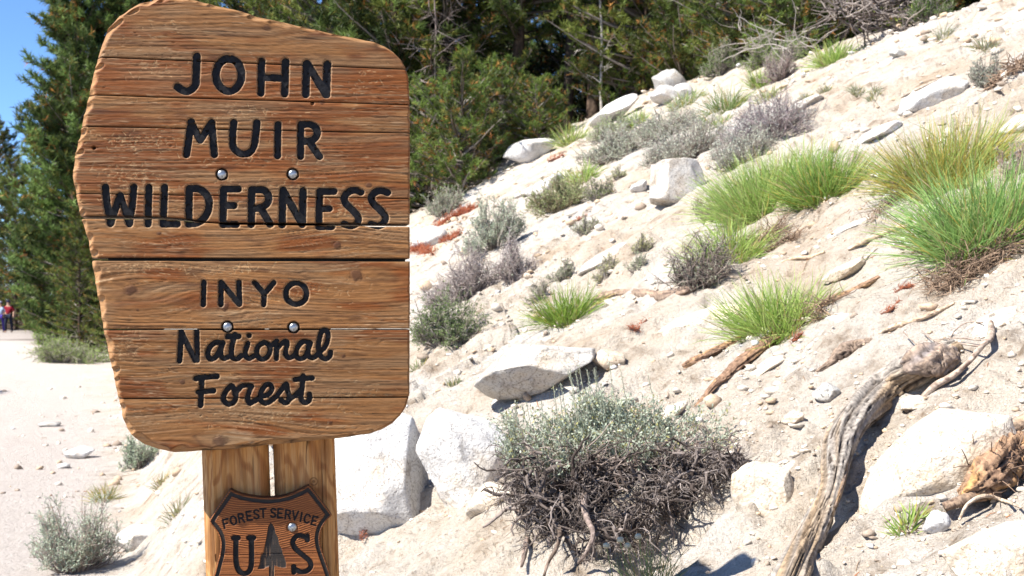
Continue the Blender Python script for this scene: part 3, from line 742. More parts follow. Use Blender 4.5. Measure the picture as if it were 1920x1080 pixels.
def build_shield():
    na, nr = 640, 118
    th = np.linspace(0, 2 * np.pi, na, endpoint=False)
    # outline radius along each direction
    R = np.zeros(na)
    for i, a in enumerate(th):
        d = np.array([math.cos(a), math.sin(a)]); best = 0
        for q in range(len(SH)):
            A_, B_ = SH[q] - shc, SH[(q + 1) % len(SH)] - shc; e = B_ - A_
            den = d[0] * e[1] - d[1] * e[0]
            if abs(den) < 1e-9: continue
            t = (A_[0] * e[1] - A_[1] * e[0]) / den; u = (A_[0] * d[1] - A_[1] * d[0]) / den
            if t > 0 and -1e-9 <= u <= 1 + 1e-9: best = max(best, t)
        R[i] = best
    q = np.linspace(0, 1, nr) ** .8; q[0] = .002
    X = shc[0] + q[:, None] * R * np.cos(th); Y = shc[1] + q[:, None] * R * np.sin(th)
    de = poly_dist(X, Y, SH); band = np.abs(de - 6.0) - 3.7
    sd = letters_sd(X, Y, SL); ti = inside(X, Y, TREE); td = poly_dist(X, Y, TREE) * np.where(ti, -1, 1)
    small = letters_sd(X, Y, SL[2:]); bigl = letters_sd(X, Y, SL[:2])
    D = 5.5 * sstep(.4, -.9, bigl) + 3.0 * sstep(.5, -.8, small) + 4.0 * sstep(.5, -.9, td) + 3.0 * sstep(.5, -.9, band) + 2.0 * np.clip(1 - de / 2.5, 0, 1)
    g = (Y - 975) + .22 * (X - 508) * 0 + ((X - 470) / 16.) ** 2 * np.where(X > 470, .42, .55) + 3 * fbm(X / 40, Y / 40, 8, 2)
    upper = sstep(1040, 1036, Y + .02 * X)
    rg = .5 + .5 * np.sin(g * 1.55 + 1.5 * fbm(X / 25, Y / 8, 4, 2)); rg2 = .5 + .5 * vnoise(X / 60, Y / 1.8, 6)
    rgm = rg * upper + rg2 * (1 - upper)
    D = D + .9 * (1 - rgm) * sstep(.2, 1.5, np.minimum(bigl, np.minimum(small, np.minimum(td, band)))) + 1.5 * (np.abs(Y + .02 * X - 1049) < .8)
    hb = np.hypot(X - 548, Y - 989); D = D + 2.2 * sstep(12, 10.5, hb)
    c1 = np.array([.29, .105, .030]); c2 = np.array([.10, .026, .007])
    c = c2 + (c1 - c2) * rgm[..., None]
    pk = np.maximum.reduce([sstep(.2, -.4, bigl), sstep(.3, -.4, small) * .9, sstep(.3, -.5, band)])
    c = c + (np.array([.02, .017, .015]) - c) * pk[..., None]
    tp = sstep(.3, -.5, td); streak = sstep(.25, .6, vnoise(X / 2.2, Y / 22, 11)) * sstep(30, 5, np.abs(X - 508)) * sstep(1010, 1040, Y)
    c = c + (np.array([.03, .025, .022]) + streak[..., None] * np.array([.16, .09, .045]) - c) * tp[..., None]
    V = LOC(X, Y, YS, D * .001).reshape(-1, 3); C = c.reshape(-1, 3)
    i = np.arange(nr - 1)[:, None]; j = np.arange(na)[None, :]; j2 = (j + 1) % na
    Fq = np.stack([i * na + j, (i + 1) * na + j, (i + 1) * na + j2, i * na + j2], -1).reshape(-1, 4)[:, ::-1]
    rim = V[(nr - 1) * na:]; bk = rim.copy(); bk[:, 1] = YP - .0015
    n0 = len(V); V = np.vstack([V, rim, bk, LOC(shc[:1], shc[1:], YS, .002)]); C = np.vstack([C, np.full((2 * na + 1, 3), .1) * [1, .45, .2]])
    jj = np.arange(na); Fs = np.stack([n0 + jj, n0 + (jj + 1) % na, n0 + na + (jj + 1) % na, n0 + na + jj], -1)
    Fc = np.stack([jj, (jj + 1) % na, np.full(na, len(V) - 1)], -1)
    return link("shield_plaque", make_mesh("shield_plaque", V, [Fq, Fs, Fc], C), M_BOARD, sign)
shield = build_shield(); shield['label'] = "reddish brown shield plaque with black border and carved pine tree"
def tws(x, y, d): return LOC(x, y, YS, d + .0004 * fbm(x / 6, y / 6, 4, 2))
for n_, (r, sts) in enumerate(SL):
    P = np.vstack(sts); big = n_ < 2; st = 1.4 if big else .75
    V, Fq = floor_mesh(lambda X, Y, r=r, sts=sts: letters_sd(X, Y, [(r, sts)]) < .6, P[:, 0].min() - r - 3, P[:, 0].max() + r + 3, P[:, 1].min() - r - 3, P[:, 1].max() + r + 3, st, tws, .0035 if big else .0016, 0.0)
    link("letter", make_mesh("letter", V, [Fq]), M_PAINT, shield)
link("bolt", BM, M_METAL, shield, LOC(548, 989, YS, -.0005))

# ------------------------------------------------------------------ boulders and slabs
import bmesh
def ico(sub):
    bm = bmesh.new(); bmesh.ops.create_icosphere(bm, subdivisions=sub, radius=1.0)
    V = np.array([v.co for v in bm.verts]); Fq = np.array([[v.index for v in f.verts] for f in bm.faces]); bm.free(); return V, Fq
ICO = {s: ico(s) for s in (1, 2, 4, 5)}
def rot_y(V, a):
    c, s = math.cos(a), math.sin(a); return np.stack([V[:, 0] * c + V[:, 2] * s, V[:, 1], -V[:, 0] * s + V[:, 2] * c], -1)
def rock_shape(seed, sub=4, cuts=7, rough=.12, flat=.75):
    V, Fq = ICO[sub]; V = V.copy(); r = rng(seed)
    for _ in range(cuts + 5):
        n = unit(r.normal(size=3)); d = r.uniform(flat - .14, flat + .08)
        k = V @ n; ex = np.clip(k - d, 0, None); V = V - ex[:, None] * n * .96
    dsp = n3(V, 1.3, seed, 3) * rough + n3(V, 5, seed + 3, 2) * rough * .32
    V = V * (1 + dsp)[:, None]
    return V / np.abs(V).max(0), Fq
def boulder(label, x0, y0, x1, y1, seed, mat, tilt=0, depth=.8, cuts=7, rough=.12, flat=.75, base=.85, group=None, name="boulder", sub=4, cat="rock", lift=0, over=1.0, Y=None):
    cx, cy = (x0 + x1) / 2, (y0 + y1) / 2
    if Y is None: G = at(cx, y0 + (y1 - y0) * base)
    else: G = EYE + ray(cx, cy) * Y
    w = (x1 - x0) / 2 * scale_at(G); h = (y1 - y0) / 2 * scale_at(G); dep = w * depth
    d = ray(cx, cy); c = EYE + d * (G[1] + dep * .35) / d[1] + np.array([0, 0, lift])
    V, Fq = rock_shape(seed, sub, cuts, rough, flat)
    k = (G[1] + dep * .35) / G[1]
    # keep the projected box when tilted
    t = math.radians(tilt); W = V * np.array([1, 1, 1])
    ca, sa = abs(math.cos(t)), abs(math.sin(t))
    if tilt:
        a = w * k; b = h * k; bb = max(b * .30, b - a * sa * .55); aa = max(a * .8, math.sqrt(max(a * a - (bb * sa) ** 2, .1 * a * a)) / ca)
        bb = min(math.sqrt(max(b * b - (aa * sa) ** 2, (.46 * b) ** 2)) / ca * 1.1, b * 1.15)
        W = rot_y(V * np.array([aa * over, dep, bb * over]), t)
    else: W = V * np.array([w * k, dep, h * k]) * over
    o = link(name, make_mesh(name, W, [Fq]), mat, None, c)
    tag(o, label, cat, group); return o

boulder("large smooth white boulder directly right of the sign posts", 585, 745, 812, 1045, 11, M_WHITE, tilt=-14, depth=.75, cuts=9, flat=.74, rough=.10, base=.85, sub=5, over=1.1)
boulder("rough white block between the big white boulder and the overhanging one", 790, 745, 985, 975, 12, M_WHITE, tilt=-6, depth=.7, cuts=11, base=.78, sub=5, rough=.12, flat=.7, over=1.05, lift=-.04)
boulder("flat-topped white boulder with a dark hollow under its lower edge", 890, 640, 1122, 750, 13, M_WEATH, tilt=-16, depth=.8, cuts=6, flat=.78, base=.97, sub=5, rough=.12, over=1.02, lift=.015)
boulder("small tan stone touching the upper corner of the overhanging boulder", 1110, 654, 1178, 697, 14, M_TAN, depth=.8, base=.9, rough=.1)
boulder("little cube-shaped grey stone beside the driftwood log", 1524, 716, 1582, 755, 15, M_GREY, depth=.9, cuts=10, flat=.68, rough=.05, base=.9)
boulder("low rounded tan slab uphill of the overhanging boulder", 1215, 545, 1400, 640, 16, M_BUFF, tilt=-24, depth=.9, cuts=8, base=.62, rough=.1, sub=5, lift=-.05)
boulder("long pale slab in the shade of the driftwood log", 1622, 708, 1915, 958, 17, M_BUFF, tilt=-38, depth=.6, cuts=5, base=.66, rough=.08, flat=.8, sub=5, lift=-.05, over=1.04)
boulder("pale sloping slab left of the driftwood log", 1380, 835, 1508, 975, 18, M_BUFF, tilt=-25, depth=.6, cuts=9, base=.72, rough=.09, sub=5, lift=-.05)
boulder("bulging whitish boulder high on the slope between grey sage and green clump", 1205, 293, 1322, 402, 119, M_WEATH, tilt=-18, depth=.7, cuts=6, base=.82, rough=.1, sub=5)
boulder("square-topped grey boulder where the slope meets the pines", 1218, 128, 1290, 186, 920, M_GREY, depth=.9, cuts=4, base=.95, rough=.08, flat=.62)
boulder("white block under the square-topped grey boulder", 1218, 160, 1272, 200, 21, M_WHITE, depth=.8, cuts=8, base=.9)
boulder("pale angular stone right of the square-topped grey boulder", 1262, 152, 1300, 186, 22, M_WHITE, depth=.8, cuts=8, base=.9)
boulder("slanting white ledge at the edge of the dark pine shade", 1105, 178, 1202, 238, 23, M_WHITE, tilt=-30, depth=.8, cuts=5, base=.8)
boulder("white boulder with a flat left edge below the low pine", 935, 252, 1042, 312, 24, M_WHITE, tilt=-12, depth=.8, cuts=7, base=.85)
boulder("pale boulder half hidden behind the right edge of the sign", 735, 255, 800, 352, 25, M_WHITE, depth=.8, cuts=7, base=.9)
boulder("huge pale rock standing among the pine tops", 1325, -45, 1432, 48, 26, M_GREY, depth=.9, cuts=7, base=.9, Y=19.0, sub=5)
boulder("bluish white slab above the yellowing grass clump", 1690, 148, 1822, 222, 27, M_WHITE, tilt=-20, depth=.6, cuts=5, base=.6)
boulder("wide speckled slab at the lower right foot of the slope", 1745, 965, 1990, 1130, 28, M_BUFF, tilt=-18, depth=.5, cuts=5, base=.6, rough=.05, sub=5)
boulder("tan wedge stone lying uphill of the small bright grass clump", 1540, 482, 1628, 532, 29, M_TAN, tilt=-28, depth=.6, cuts=7, base=.8)
boulder("tiny pinkish stone right of the dead grey brush", 980, 510, 1000, 525, 30, M_TAN, depth=.8, base=.8, sub=2)
boulder("rounded white stone among green weeds across the trail", 130, 652, 162, 674, 31, M_WHITE, depth=.8, base=.9, sub=4)
boulder("small white stone at the tip of the green weeds across the trail", 78, 668, 100, 680, 32, M_WHITE, depth=.8, base=.9, sub=2)
boulder("flat white stone on the trail beside the left sage tuft", 122, 836, 178, 862, 33, M_WHITE, depth=.8, base=.9, cuts=8)
boulder("flat grey stone lying alone on the sandy trail", 72, 790, 118, 802, 34, M_GREY, depth=.8, base=.8, sub=2)
boulder("chalky half-buried rock behind the lower left sagebrush", 208, 980, 298, 1036, 35, M_WHITE, tilt=-8, depth=.8, cuts=7, base=.85)
boulder("small light rock on the trail edge above the chalky rock", 105, 868, 132, 880, 36, M_WHITE, depth=.8, base=.8, sub=2)
boulder("low white outcrop beside the sign edge under the red dead twigs", 772, 425, 842, 470, 37, M_WHITE, tilt=-15, depth=.8, base=.7)
boulder("white rib of rock below the flat-edged boulder", 985, 322, 1075, 372, 38, M_WHITE, tilt=-25, depth=.6, base=.7)
boulder("flat pale rock between the dark shrub and the tall green clump", 1180, 338, 1215, 362, 39, M_WHITE, tilt=-20, depth=.8, base=.8)
boulder("buff ledge poking out of the sand below the white block", 870, 905, 962, 975, 40, M_BUFF, tilt=-25, depth=.7, base=.6, rough=.06)
boulder("block of stone wedged under the hanging roots", 985, 925, 1100, 1120, 41, M_TAN, depth=.5, rough=.14, cuts=12, flat=.66, Y=at(1180, 905)[1] + .02, sub=5)
boulder("small round stone above the driftwood log's upper end", 1640, 700, 1672, 722, 42, M_TAN, depth=.8, base=.8, sub=4)
boulder("yellowish flat stone tucked under the thin stick", 1678, 742, 1738, 776, 43, M_BUFF, tilt=-15, depth=.8, base=.8)
boulder("tan half-sunk stone left of the driftwood's crook", 1462, 770, 1512, 798, 44, M_TAN, tilt=-10, depth=.8, base=.8, sub=4)
boulder("pale stone caught between the grass tuft and the stump", 1725, 955, 1782, 1010, 45, M_WHITE, depth=.8, base=.8, cuts=9)
boulder("bleached rock at the very top edge of the open slope", 1668, 92, 1700, 108, 46, M_GREY, depth=.8, base=.8, sub=4)
boulder("white rock patch right of the tall green clump", 1652, 350, 1712, 380, 47, M_WHITE, tilt=-20, depth=.8, base=.7)
boulder("whitish stone below the deep brown root mat", 1668, 440, 1722, 470, 48, M_WHITE, tilt=-20, depth=.8, base=.7)

for q, (a_, b_, c_, d_, m_, tl, lb) in enumerate([
    (1350, 668, 1470, 722, M_BUFF, -34, "sunken buff slab between the ribbed bark strip and the bare sand"),
    (1455, 832, 1530, 880, M_BUFF, -30, "half-buried slab at the left flank of the driftwood log"),
    (1520, 552, 1640, 612, M_WEATH, -32, "long weathered ledge right of the small bright grass clump"),
    (1545, 392, 1662, 440, M_WEATH, -24, "weathered ledge beneath the darker green tuft"),
    (1180, 745, 1290, 800, M_BUFF, -32, "low sandy slab uphill of the big undermined sagebrush"),
    (1790, 560, 1925, 640, M_BUFF, -30, "broad cream slab under the brown root mat at the right edge"),
    (1000, 640, 1060, 662, M_TAN, -20, "small tan ledge directly uphill of the overhanging boulder"),
    (1080, 452, 1190, 500, M_WEATH, -28, "weathered rib crossing the gravel in the middle of the slope"),
    (1430, 182, 1560, 232, M_WEATH, -26, "grey rib of rock above the purple-grey sage mass"),
    (1590, 232, 1690, 275, M_WHITE, -26, "white ledge left of the yellowing grass clump"),
    (1860, 215, 1945, 262, M_WHITE, -22, "white rock above the yellowing clump at the photo's right edge"),
    (960, 345, 1030, 372, M_WEATH, -24, "grey-lined flat rock left of the white rib"),
]):
    boulder(lb, a_, b_, c_, d_, 700 + q, m_, tilt=tl, depth=.8, cuts=6, base=.62, rough=.11, flat=.74, lift=-.03 * (b_ > 380), sub=4)

# loose gravel
def gravel():
    r = rng(77); V0, F0 = ICO[1]; n = 17000
    lr = r.uniform(math.log(2.2), math.log(26), n); th = r.uniform(-.47, .47, n); rr = np.exp(lr)
    x = rr * np.sin(th); y = rr * np.cos(th)
    dens = fbm(x * 1.3, y * 1.3, 91, 3); keep = (tree_s(x, y) < .8) & (dens > r.uniform(-.30, .40, n)); keep &= (x / y > -.33) | (r.random(len(x)) < .22); x, y, rr = x[keep], y[keep], rr[keep]; n = len(x)
    sz = rr * r.gamma(1.3, .0010, n) + .0013; sz = np.minimum(sz, .045)
    z = terrain(x, y) + sz * .25
    dirs = V0[None] * (1 + .28 * r.normal(size=(n, len(V0), 1)))
    scl = np.stack([r.uniform(.8, 1.5, n), r.uniform(.7, 1.2, n), r.uniform(.45, .9, n)], -1)
    a = r.uniform(0, 6.28, n); D = dirs * scl[:, None] * sz[:, None, None]
    X = D[..., 0] * np.cos(a)[:, None] - D[..., 1] * np.sin(a)[:, None]; Yy = D[..., 0] * np.sin(a)[:, None] + D[..., 1] * np.cos(a)[:, None]
    V = np.stack([X + x[:, None], Yy + y[:, None], D[..., 2] + z[:, None]], -1).reshape(-1, 3)
    Fq = (F0[None] + np.arange(n)[:, None, None] * len(V0)).reshape(-1, 3)
    t = r.random(n)[:, None]; c = np.where(t < .55, [.58, .52, .44], np.where(t < .85, [.45, .34, .24], np.where(t < .95, [.30, .24, .19], [.6, .59, .58]))) * r.uniform(.85, 1.1, (n, 1))
    o = link("gravel", make_mesh("gravel", V, [Fq], np.repeat(c, len(V0), 0), smooth=False), mat_vcol("gravel", .9, .1, nscale=150)); tag(o, "loose granite pebbles and grit strewn over slope and trail", None, None, 'stuff')
gravel()

# fallen needles, bark crumbs and twig bits on the sand
def litter():
    r = rng(79); n = 5200
    lr = r.uniform(math.log(2.3), math.log(20), n); th = r.uniform(-.47, .47, n); rr = np.exp(lr)
    x = rr * np.sin(th); y = rr * np.cos(th); den = fbm(x * 1.1 + 5, y * 1.1, 95, 3)
    keep = (den > r.uniform(-.2, .5, n)) & (tree_s(x, y) < .8) & (.5 * x + .2 * y > .05); x, y, rr = x[keep], y[keep], rr[keep]; n = len(x)
    L = r.gamma(2, .006, n) * np.sqrt(rr / 3); a = r.normal(.45, .8, n)
    P = np.empty((n, 3, 3)); sgn = np.linspace(-.5, .5, 3)
    for k in range(3):
        X = x + L * sgn[k] * np.cos(a); Yy = y + L * sgn[k] * np.sin(a) + .15 * L * (k == 1)
        P[:, k] = np.stack([X, Yy, terrain(X, Yy) + .002 + .001 * rr / 3], -1)
    R = (.0007 + .0006 * r.random(n))[:, None] * np.array([.8, 1, .5])[None] * (rr / 3)[:, None] ** .7
    V, Fq = tubes(P, R, 3)
    c = lerp3((.20, .12, .07), (.34, .24, .16), r.random(n)); k = r.random(n) < .25; c[k] = [.34, .13, .05]
    o = link("twig_litter", make_mesh("twig_litter", V, [Fq], np.repeat(c, 9, 0)), M_TWIG); tag(o, "dry twig bits and fallen needles scattered over the sand", None, None, 'stuff')
litter()

# ------------------------------------------------------------------ driftwood, sticks and roots
def sweep(pts, seed, sides=48, rings=220, ridge=.12, twist=2.0, cols=None, lumps=.1, flat=1.0):
    """pts: (x,y,z,r) control rows"""
    Q = np.array(pts, float); P = np.stack([smooth(np.stack([np.arange(len(Q)), Q[:, i]], -1), 12)[:, 1] for i in range(4)], -1)
    t = np.linspace(0, len(P) - 1, rings); ii = np.minimum(t.astype(int), len(P) - 2); u = (t - ii)[:, None]; P = P[ii] * (1 - u) + P[ii + 1] * u
    C3 = P[:, :3]; T = unit(np.gradient(C3, axis=0)); U = np.empty_like(C3); u0 = np.cross(T[0], [0, 0, 1]); u0 = unit(u0)
    for i in range(rings):
        u0 = unit(u0 - T[i] * (u0 @ T[i])); U[i] = u0
    W = np.cross(T, U); a = np.arange(sides) / sides * 2 * np.pi
    s = np.linspace(0, 1, rings)[:, None]; A2 = a[None] + twist * s
    ca, sa = np.cos(A2), np.sin(A2)
    rd = 1 + lumps * fbm(2 * np.cos(a)[None] + s * 7 + seed, 2 * np.sin(a)[None] + s * 5, seed, 2)
    aw = A2 + .35 * fbm(s * 4 + 0 * A2, .8 * np.cos(a)[None] + 0 * s, seed + 1, 3) ; gr = fbm(np.cos(aw) * 4.2 + seed, np.sin(aw) * 4.2 + s * .5, seed + 2, 3); g2 = np.abs(fbm(np.cos(aw) * 7 + 5, np.sin(aw) * 7 + s * .8, seed + 6, 2)) + .10 * sstep(.0, .5, vnoise(s * 22 + 0 * A2, aw * 2, seed))
    rd = rd + ridge * gr - ridge * .8 * sstep(.12, 0, g2)
    V = C3[:, None] + P[:, 3][:, None, None] * rd[..., None] * (np.cos(a)[None, :, None] * U[:, None] + flat * np.sin(a)[None, :, None] * W[:, None])
    V = V.reshape(-1, 3)
    i = np.arange(rings - 1)[:, None]; j = np.arange(sides)[None]; j2 = (j + 1) % sides
    Fq = np.stack([i * sides + j, i * sides + j2, (i + 1) * sides + j2, (i + 1) * sides + j], -1).reshape(-1, 4)
    n = len(V); V = np.vstack([V, C3[:1], C3[-1:]])
    jj = np.arange(sides); Ft = np.vstack([np.stack([(jj + 1) % sides, jj, np.full(sides, n)], -1), np.stack([(rings - 1) * sides + jj, (rings - 1) * sides + (jj + 1) % sides, np.full(sides, n + 1)], -1)])
    cols = cols or [(.27, .24, .21), (.30, .22, .145), (.035, .025, .02)]
    m1 = sstep(-.1, .4, fbm(ca * 1.6 + s * 5, sa * 1.6 + seed + s * 3, seed + 8, 2)).ravel(); g4 = np.abs(fbm(np.cos(aw) * 13 - 3, np.sin(aw) * 13 + s * 2.4, seed + 16, 2)); m2 = (sstep(.15, .03, g2) * .95 + .55 * sstep(.06, .0, g4) + .45 * sstep(0, .5, -gr)).ravel(); m2 = np.clip(m2, 0, 1)
    c = lerp3(cols[0], cols[1], m1); c = c * (1 - m2[:, None]) + np.array(cols[2]) * m2[:, None]
    c = np.vstack([c, [np.array(cols[1]) * .6] * 2])
    return V, [Fq, Ft], c
M_DRIFT = mat_vcol("driftwood", .85, .12, nscale=60, namp=.4, bscale=85, bdist=.006, bstr=.9)
def path(px_pts, lift=0.0):
    out = []
    for p in px_pts:
        G = at(p[0], p[1]); l = p[3] if len(p) > 3 else lift
        d = ray(p[0], p[1]); Y = G[1] - l; out.append([*(EYE + d * Y / d[1]), p[2] * Y / F_PX])
    return out
def stick(label, pts, seed, name="dead_branch", cat="branch", sides=8, rings=60, cols=None, extra=(), group=None, part_of=None, **kw):
    Q = path(pts); base = np.array(Q[len(Q) // 2][:3])
    prt = [sweep(Q, seed, sides, rings, cols=cols, **kw)]
    for e in extra: prt.append(sweep(path(e), seed + 3, sides, max(24, rings // 2), cols=cols, **kw))
    V, fs, c = join(prt)
    if part_of is not None:
        return link(name, make_mesh(name, V - base, fs, c), M_DRIFT, part_of, base - np.array(part_of.location))
    o = link(name, make_mesh(name, V - base, fs, c), M_DRIFT, None, base); tag(o, label, cat, group); return o

lift = .0
G0 = [(1795, 655, 18.9, 0.0), (1768, 672, 25.8, 0.02), (1725, 690, 29.2, 0.05), (1685, 712, 32.7, 0.08), (1645, 745, 34.4, 0.11), (1602, 785, 28.4, 0.15), (1574, 832, 28.4, 0.19), (1563, 880, 24.9, 0.21), (1555, 925, 22.4, 0.2), (1534, 975, 24.9, 0.17), (1506, 1030, 28.4, 0.13), (1482, 1082, 31.0, 0.09), (1450, 1150, 32.7, 0.04)]
LOG = stick("thick twisted grey and honey coloured driftwood log bridging the sandy slope", G0, 7, "driftwood_log", "log", sides=72, rings=300, ridge=.24, twist=1.3, lumps=.16,
      extra=[])
stick("broken grey stub sticking up from the driftwood log's crook", [(1560, 905, 9, .17), (1548, 893, 7, .2), (1538, 884, 4, .22), (1533, 878, 1.5, .23)], 61, "broken_stub", "branch", part_of=LOG, sides=14, rings=30, ridge=.4, cols=[(.22, .19, .16), (.3, .22, .15), (.05, .03, .025)])
stick("long loose splinter peeling along the driftwood log's right side", [(1640, 762, 3, .08), (1612, 800, 5, .13), (1592, 850, 5, .16), (1580, 905, 4, .17), (1566, 950, 2, .16)], 62, "bark_splinter", "bark", part_of=LOG, sides=10, rings=60, ridge=.4, cols=[(.20, .15, .12), (.28, .18, .1), (.05, .03, .025)])
stick("burnt-looking grey knuckle of wood capping the driftwood log", [(1796, 668, 12, .04), (1764, 672, 27, .085), (1726, 682, 28, .1), (1688, 700, 12, .1)], 8, "wood_knot", "log", part_of=LOG, sides=32, rings=60, ridge=.3, lumps=.3, cols=[(.22, .19, .18), (.28, .21, .16), (.06, .045, .04)])
stick("long thin curved stick with wispy twigs lying over the driftwood log", [(1858, 605, 5, .03), (1858, 630, 7, .04), (1842, 648, 5, .06), (1815, 680, 5, .06), (1785, 705, 6, .08), (1755, 722, 7, .09), (1728, 748, 6, .07), (1700, 772, 4, .02)], 9, cols=[(.34, .27, .22), (.42, .34, .27), (.14, .09, .07)],
      extra=[[(1840, 650, 2.2, .06), (1800, 645, 2.0, .07), (1760, 655, 1.8, .08), (1720, 645, 1.6, .07), (1694, 622, 1.2, .05)], [(1838, 638, 1.6, .06), (1800, 634, 1.4, .07), (1765, 636, 1.1, .06)], [(1842, 605, 1.5, .05), (1815, 604, 1.3, .05), (1790, 620, 1.2, .05), (1772, 645, 1.1, .05), (1745, 635, 1.0, .05), (1728, 620, .8, .05)]])
stick("bare brown branch with a frayed end resting beside the long slab", [(1935, 783, 14, .03), (1890, 805, 12, .05), (1850, 822, 10, .06), (1815, 848, 11, .06), (1780, 864, 9, .05), (1752, 862, 4, .04)], 10, sides=14, rings=80, ridge=.25, cols=[(.30, .23, .18), (.38, .27, .18), (.10, .065, .045)])
stick("weathered orange-brown stump chunk at the right edge", [(1935, 838, 26, .02), (1895, 855, 34, .03), (1860, 888, 33, .03), (1828, 915, 24, .02), (1800, 930, 10, .0)], 13, "stump", "stump", sides=48, rings=110, ridge=.45, lumps=.4, twist=.8, cols=[(.30, .19, .12), (.40, .23, .10), (.07, .04, .03)])
stick("splintered dark wood shard under the orange-brown stump", [(1770, 950, 9, .02), (1800, 940, 11, .03), (1835, 928, 10, .03), (1875, 930, 5, .02)], 14, sides=12, rings=50, ridge=.3, cols=[(.24, .17, .12), (.3, .2, .13), (.08, .05, .04)])
stick("thin pale root arching below the orange-brown stump", [(1798, 975, 2.5, .03), (1815, 945, 3.5, .05), (1845, 930, 4, .06), (1880, 938, 3.5, .05), (1915, 952, 2.5, .04)], 15, cols=[(.5, .42, .33), (.5, .4, .3), (.3, .2, .14)])
stick("short dark twig on the speckled slab in the lower right corner", [(1850, 988, 2, .02), (1872, 1015, 2.5, .02), (1896, 1048, 2, .02)], 16, cols=[(.16, .11, .08), (.2, .13, .1), (.08, .05, .04)])
BK = [(.24, .15, .10), (.36, .22, .12), (.06, .035, .025)]
stick("ribbed strip of reddish bark leading down from the small bright grass clump", [(1470, 622, 10, .01), (1440, 640, 14, .02), (1405, 668, 14, .02), (1372, 695, 12, .02), (1340, 722, 8, .01), (1305, 762, 3, .0)], 17, "bark_strip", "bark", sides=30, rings=140, ridge=.5, lumps=.35, twist=.6, cols=BK, flat=.6)
stick("short curled root bark upslope of the ribbed bark strip", [(1408, 622, 5, .01), (1370, 645, 8, .02), (1335, 662, 9, .02), (1305, 676, 10, .02), (1280, 688, 6, .01)], 18, "bark_strip", "bark", sides=26, rings=110, ridge=.5, lumps=.4, twist=.6, cols=BK, flat=.7)
stick("dark charred-looking root knot in the middle of the bare sand", [(1632, 640, 6, .0), (1608, 650, 13, .02), (1580, 660, 13, .02), (1555, 682, 7, .01), (1530, 698, 3, .0)], 19, "root_knot", "root", sides=24, rings=80, ridge=.3, cols=[(.24, .18, .14), (.3, .22, .16), (.07, .05, .04)])
stick("horizontal brown root running from the bright tuft to the dark scrub", [(1112, 562, 5, .01), (1140, 554, 9, .02), (1170, 550, 8, .02), (1205, 552, 10, .02), (1240, 556, 11, .02), (1280, 548, 10, .01), (1310, 535, 6, .0)], 20, "exposed_root", "root", sides=20, rings=110, ridge=.25, cols=[(.27, .2, .15), (.34, .24, .17), (.09, .06, .05)])
stick("long low bark-covered root between the wedge stone and the dark knot", [(1648, 520, 6, .0), (1620, 535, 8, .01), (1592, 548, 7, .01), (1565, 560, 10, .01), (1535, 585, 5, .0)], 21, "exposed_root", "root", sides=18, rings=80, ridge=.25, cols=BK, flat=.7)
stick("root ridge partly buried below the deep brown root mat", [(1790, 568, 4, .0), (1755, 585, 6, .01), (1718, 600, 6, .01), (1680, 612, 8, .01), (1650, 625, 5, .0)], 22, "exposed_root", "root", sides=18, rings=80, ridge=.2, cols=[(.48, .36, .25), (.5, .4, .3), (.2, .13, .09)], flat=.7)
stick("slim bleached stick lying across the sand under the wedge stone", [(1645, 465, 1.5, .02), (1618, 488, 3, .03), (1590, 508, 3.2, .03), (1555, 530, 2.2, .02)], 23, cols=[(.52, .46, .38), (.5, .42, .34), (.3, .24, .18)])
stick("brown root hanging from the large right grass clump toward the left", [(1730, 422, 3, .03), (1690, 425, 5, .04), (1650, 440, 5, .04), (1615, 455, 4, .03), (1590, 468, 3, .02)], 24, "exposed_root", "root", cols=[(.5, .4, .3), (.52, .42, .3), (.3, .2, .14)])
stick("bowed bare root left of the bright clump at mid slope", [(1545, 472, 3, .02), (1520, 482, 4, .02), (1490, 484, 4, .02), (1465, 492, 2, .01)], 25, "exposed_root", "root", cols=[(.5, .38, .26), (.5, .38, .26), (.3, .2, .14)])
stick("pair of thin grey sticks lying above the bluish slab", [(1790, 138, 2, .02), (1740, 158, 2.6, .03), (1690, 182, 2.2, .02)], 26, cols=[(.4, .34, .28), (.4, .34, .28), (.25, .2, .16)], extra=[[(1780, 152, 1.6, .02), (1735, 172, 2, .02), (1700, 186, 1.6, .02)]])
stick("fallen weathered log under the pile of dead branches", [(1700, 38, 9, .1), (1660, 45, 12, .12), (1620, 52, 12, .12), (1580, 66, 7, .1)], 27, "fallen_log", "log", sides=20, rings=60, cols=[(.40, .32, .25), (.46, .36, .26), (.18, .12, .09)])
stick("thin black curving branch in front of the high pines", [(1340, 2, 1.5, .5), (1370, 22, 2.2, .5), (1410, 48, 2.4, .4), (1450, 62, 3, .3), (1465, 82, 3.2, .2), (1500, 88, 2.4, .15)], 28, cols=[(.1, .08, .07), (.14, .1, .08), (.05, .04, .03)])

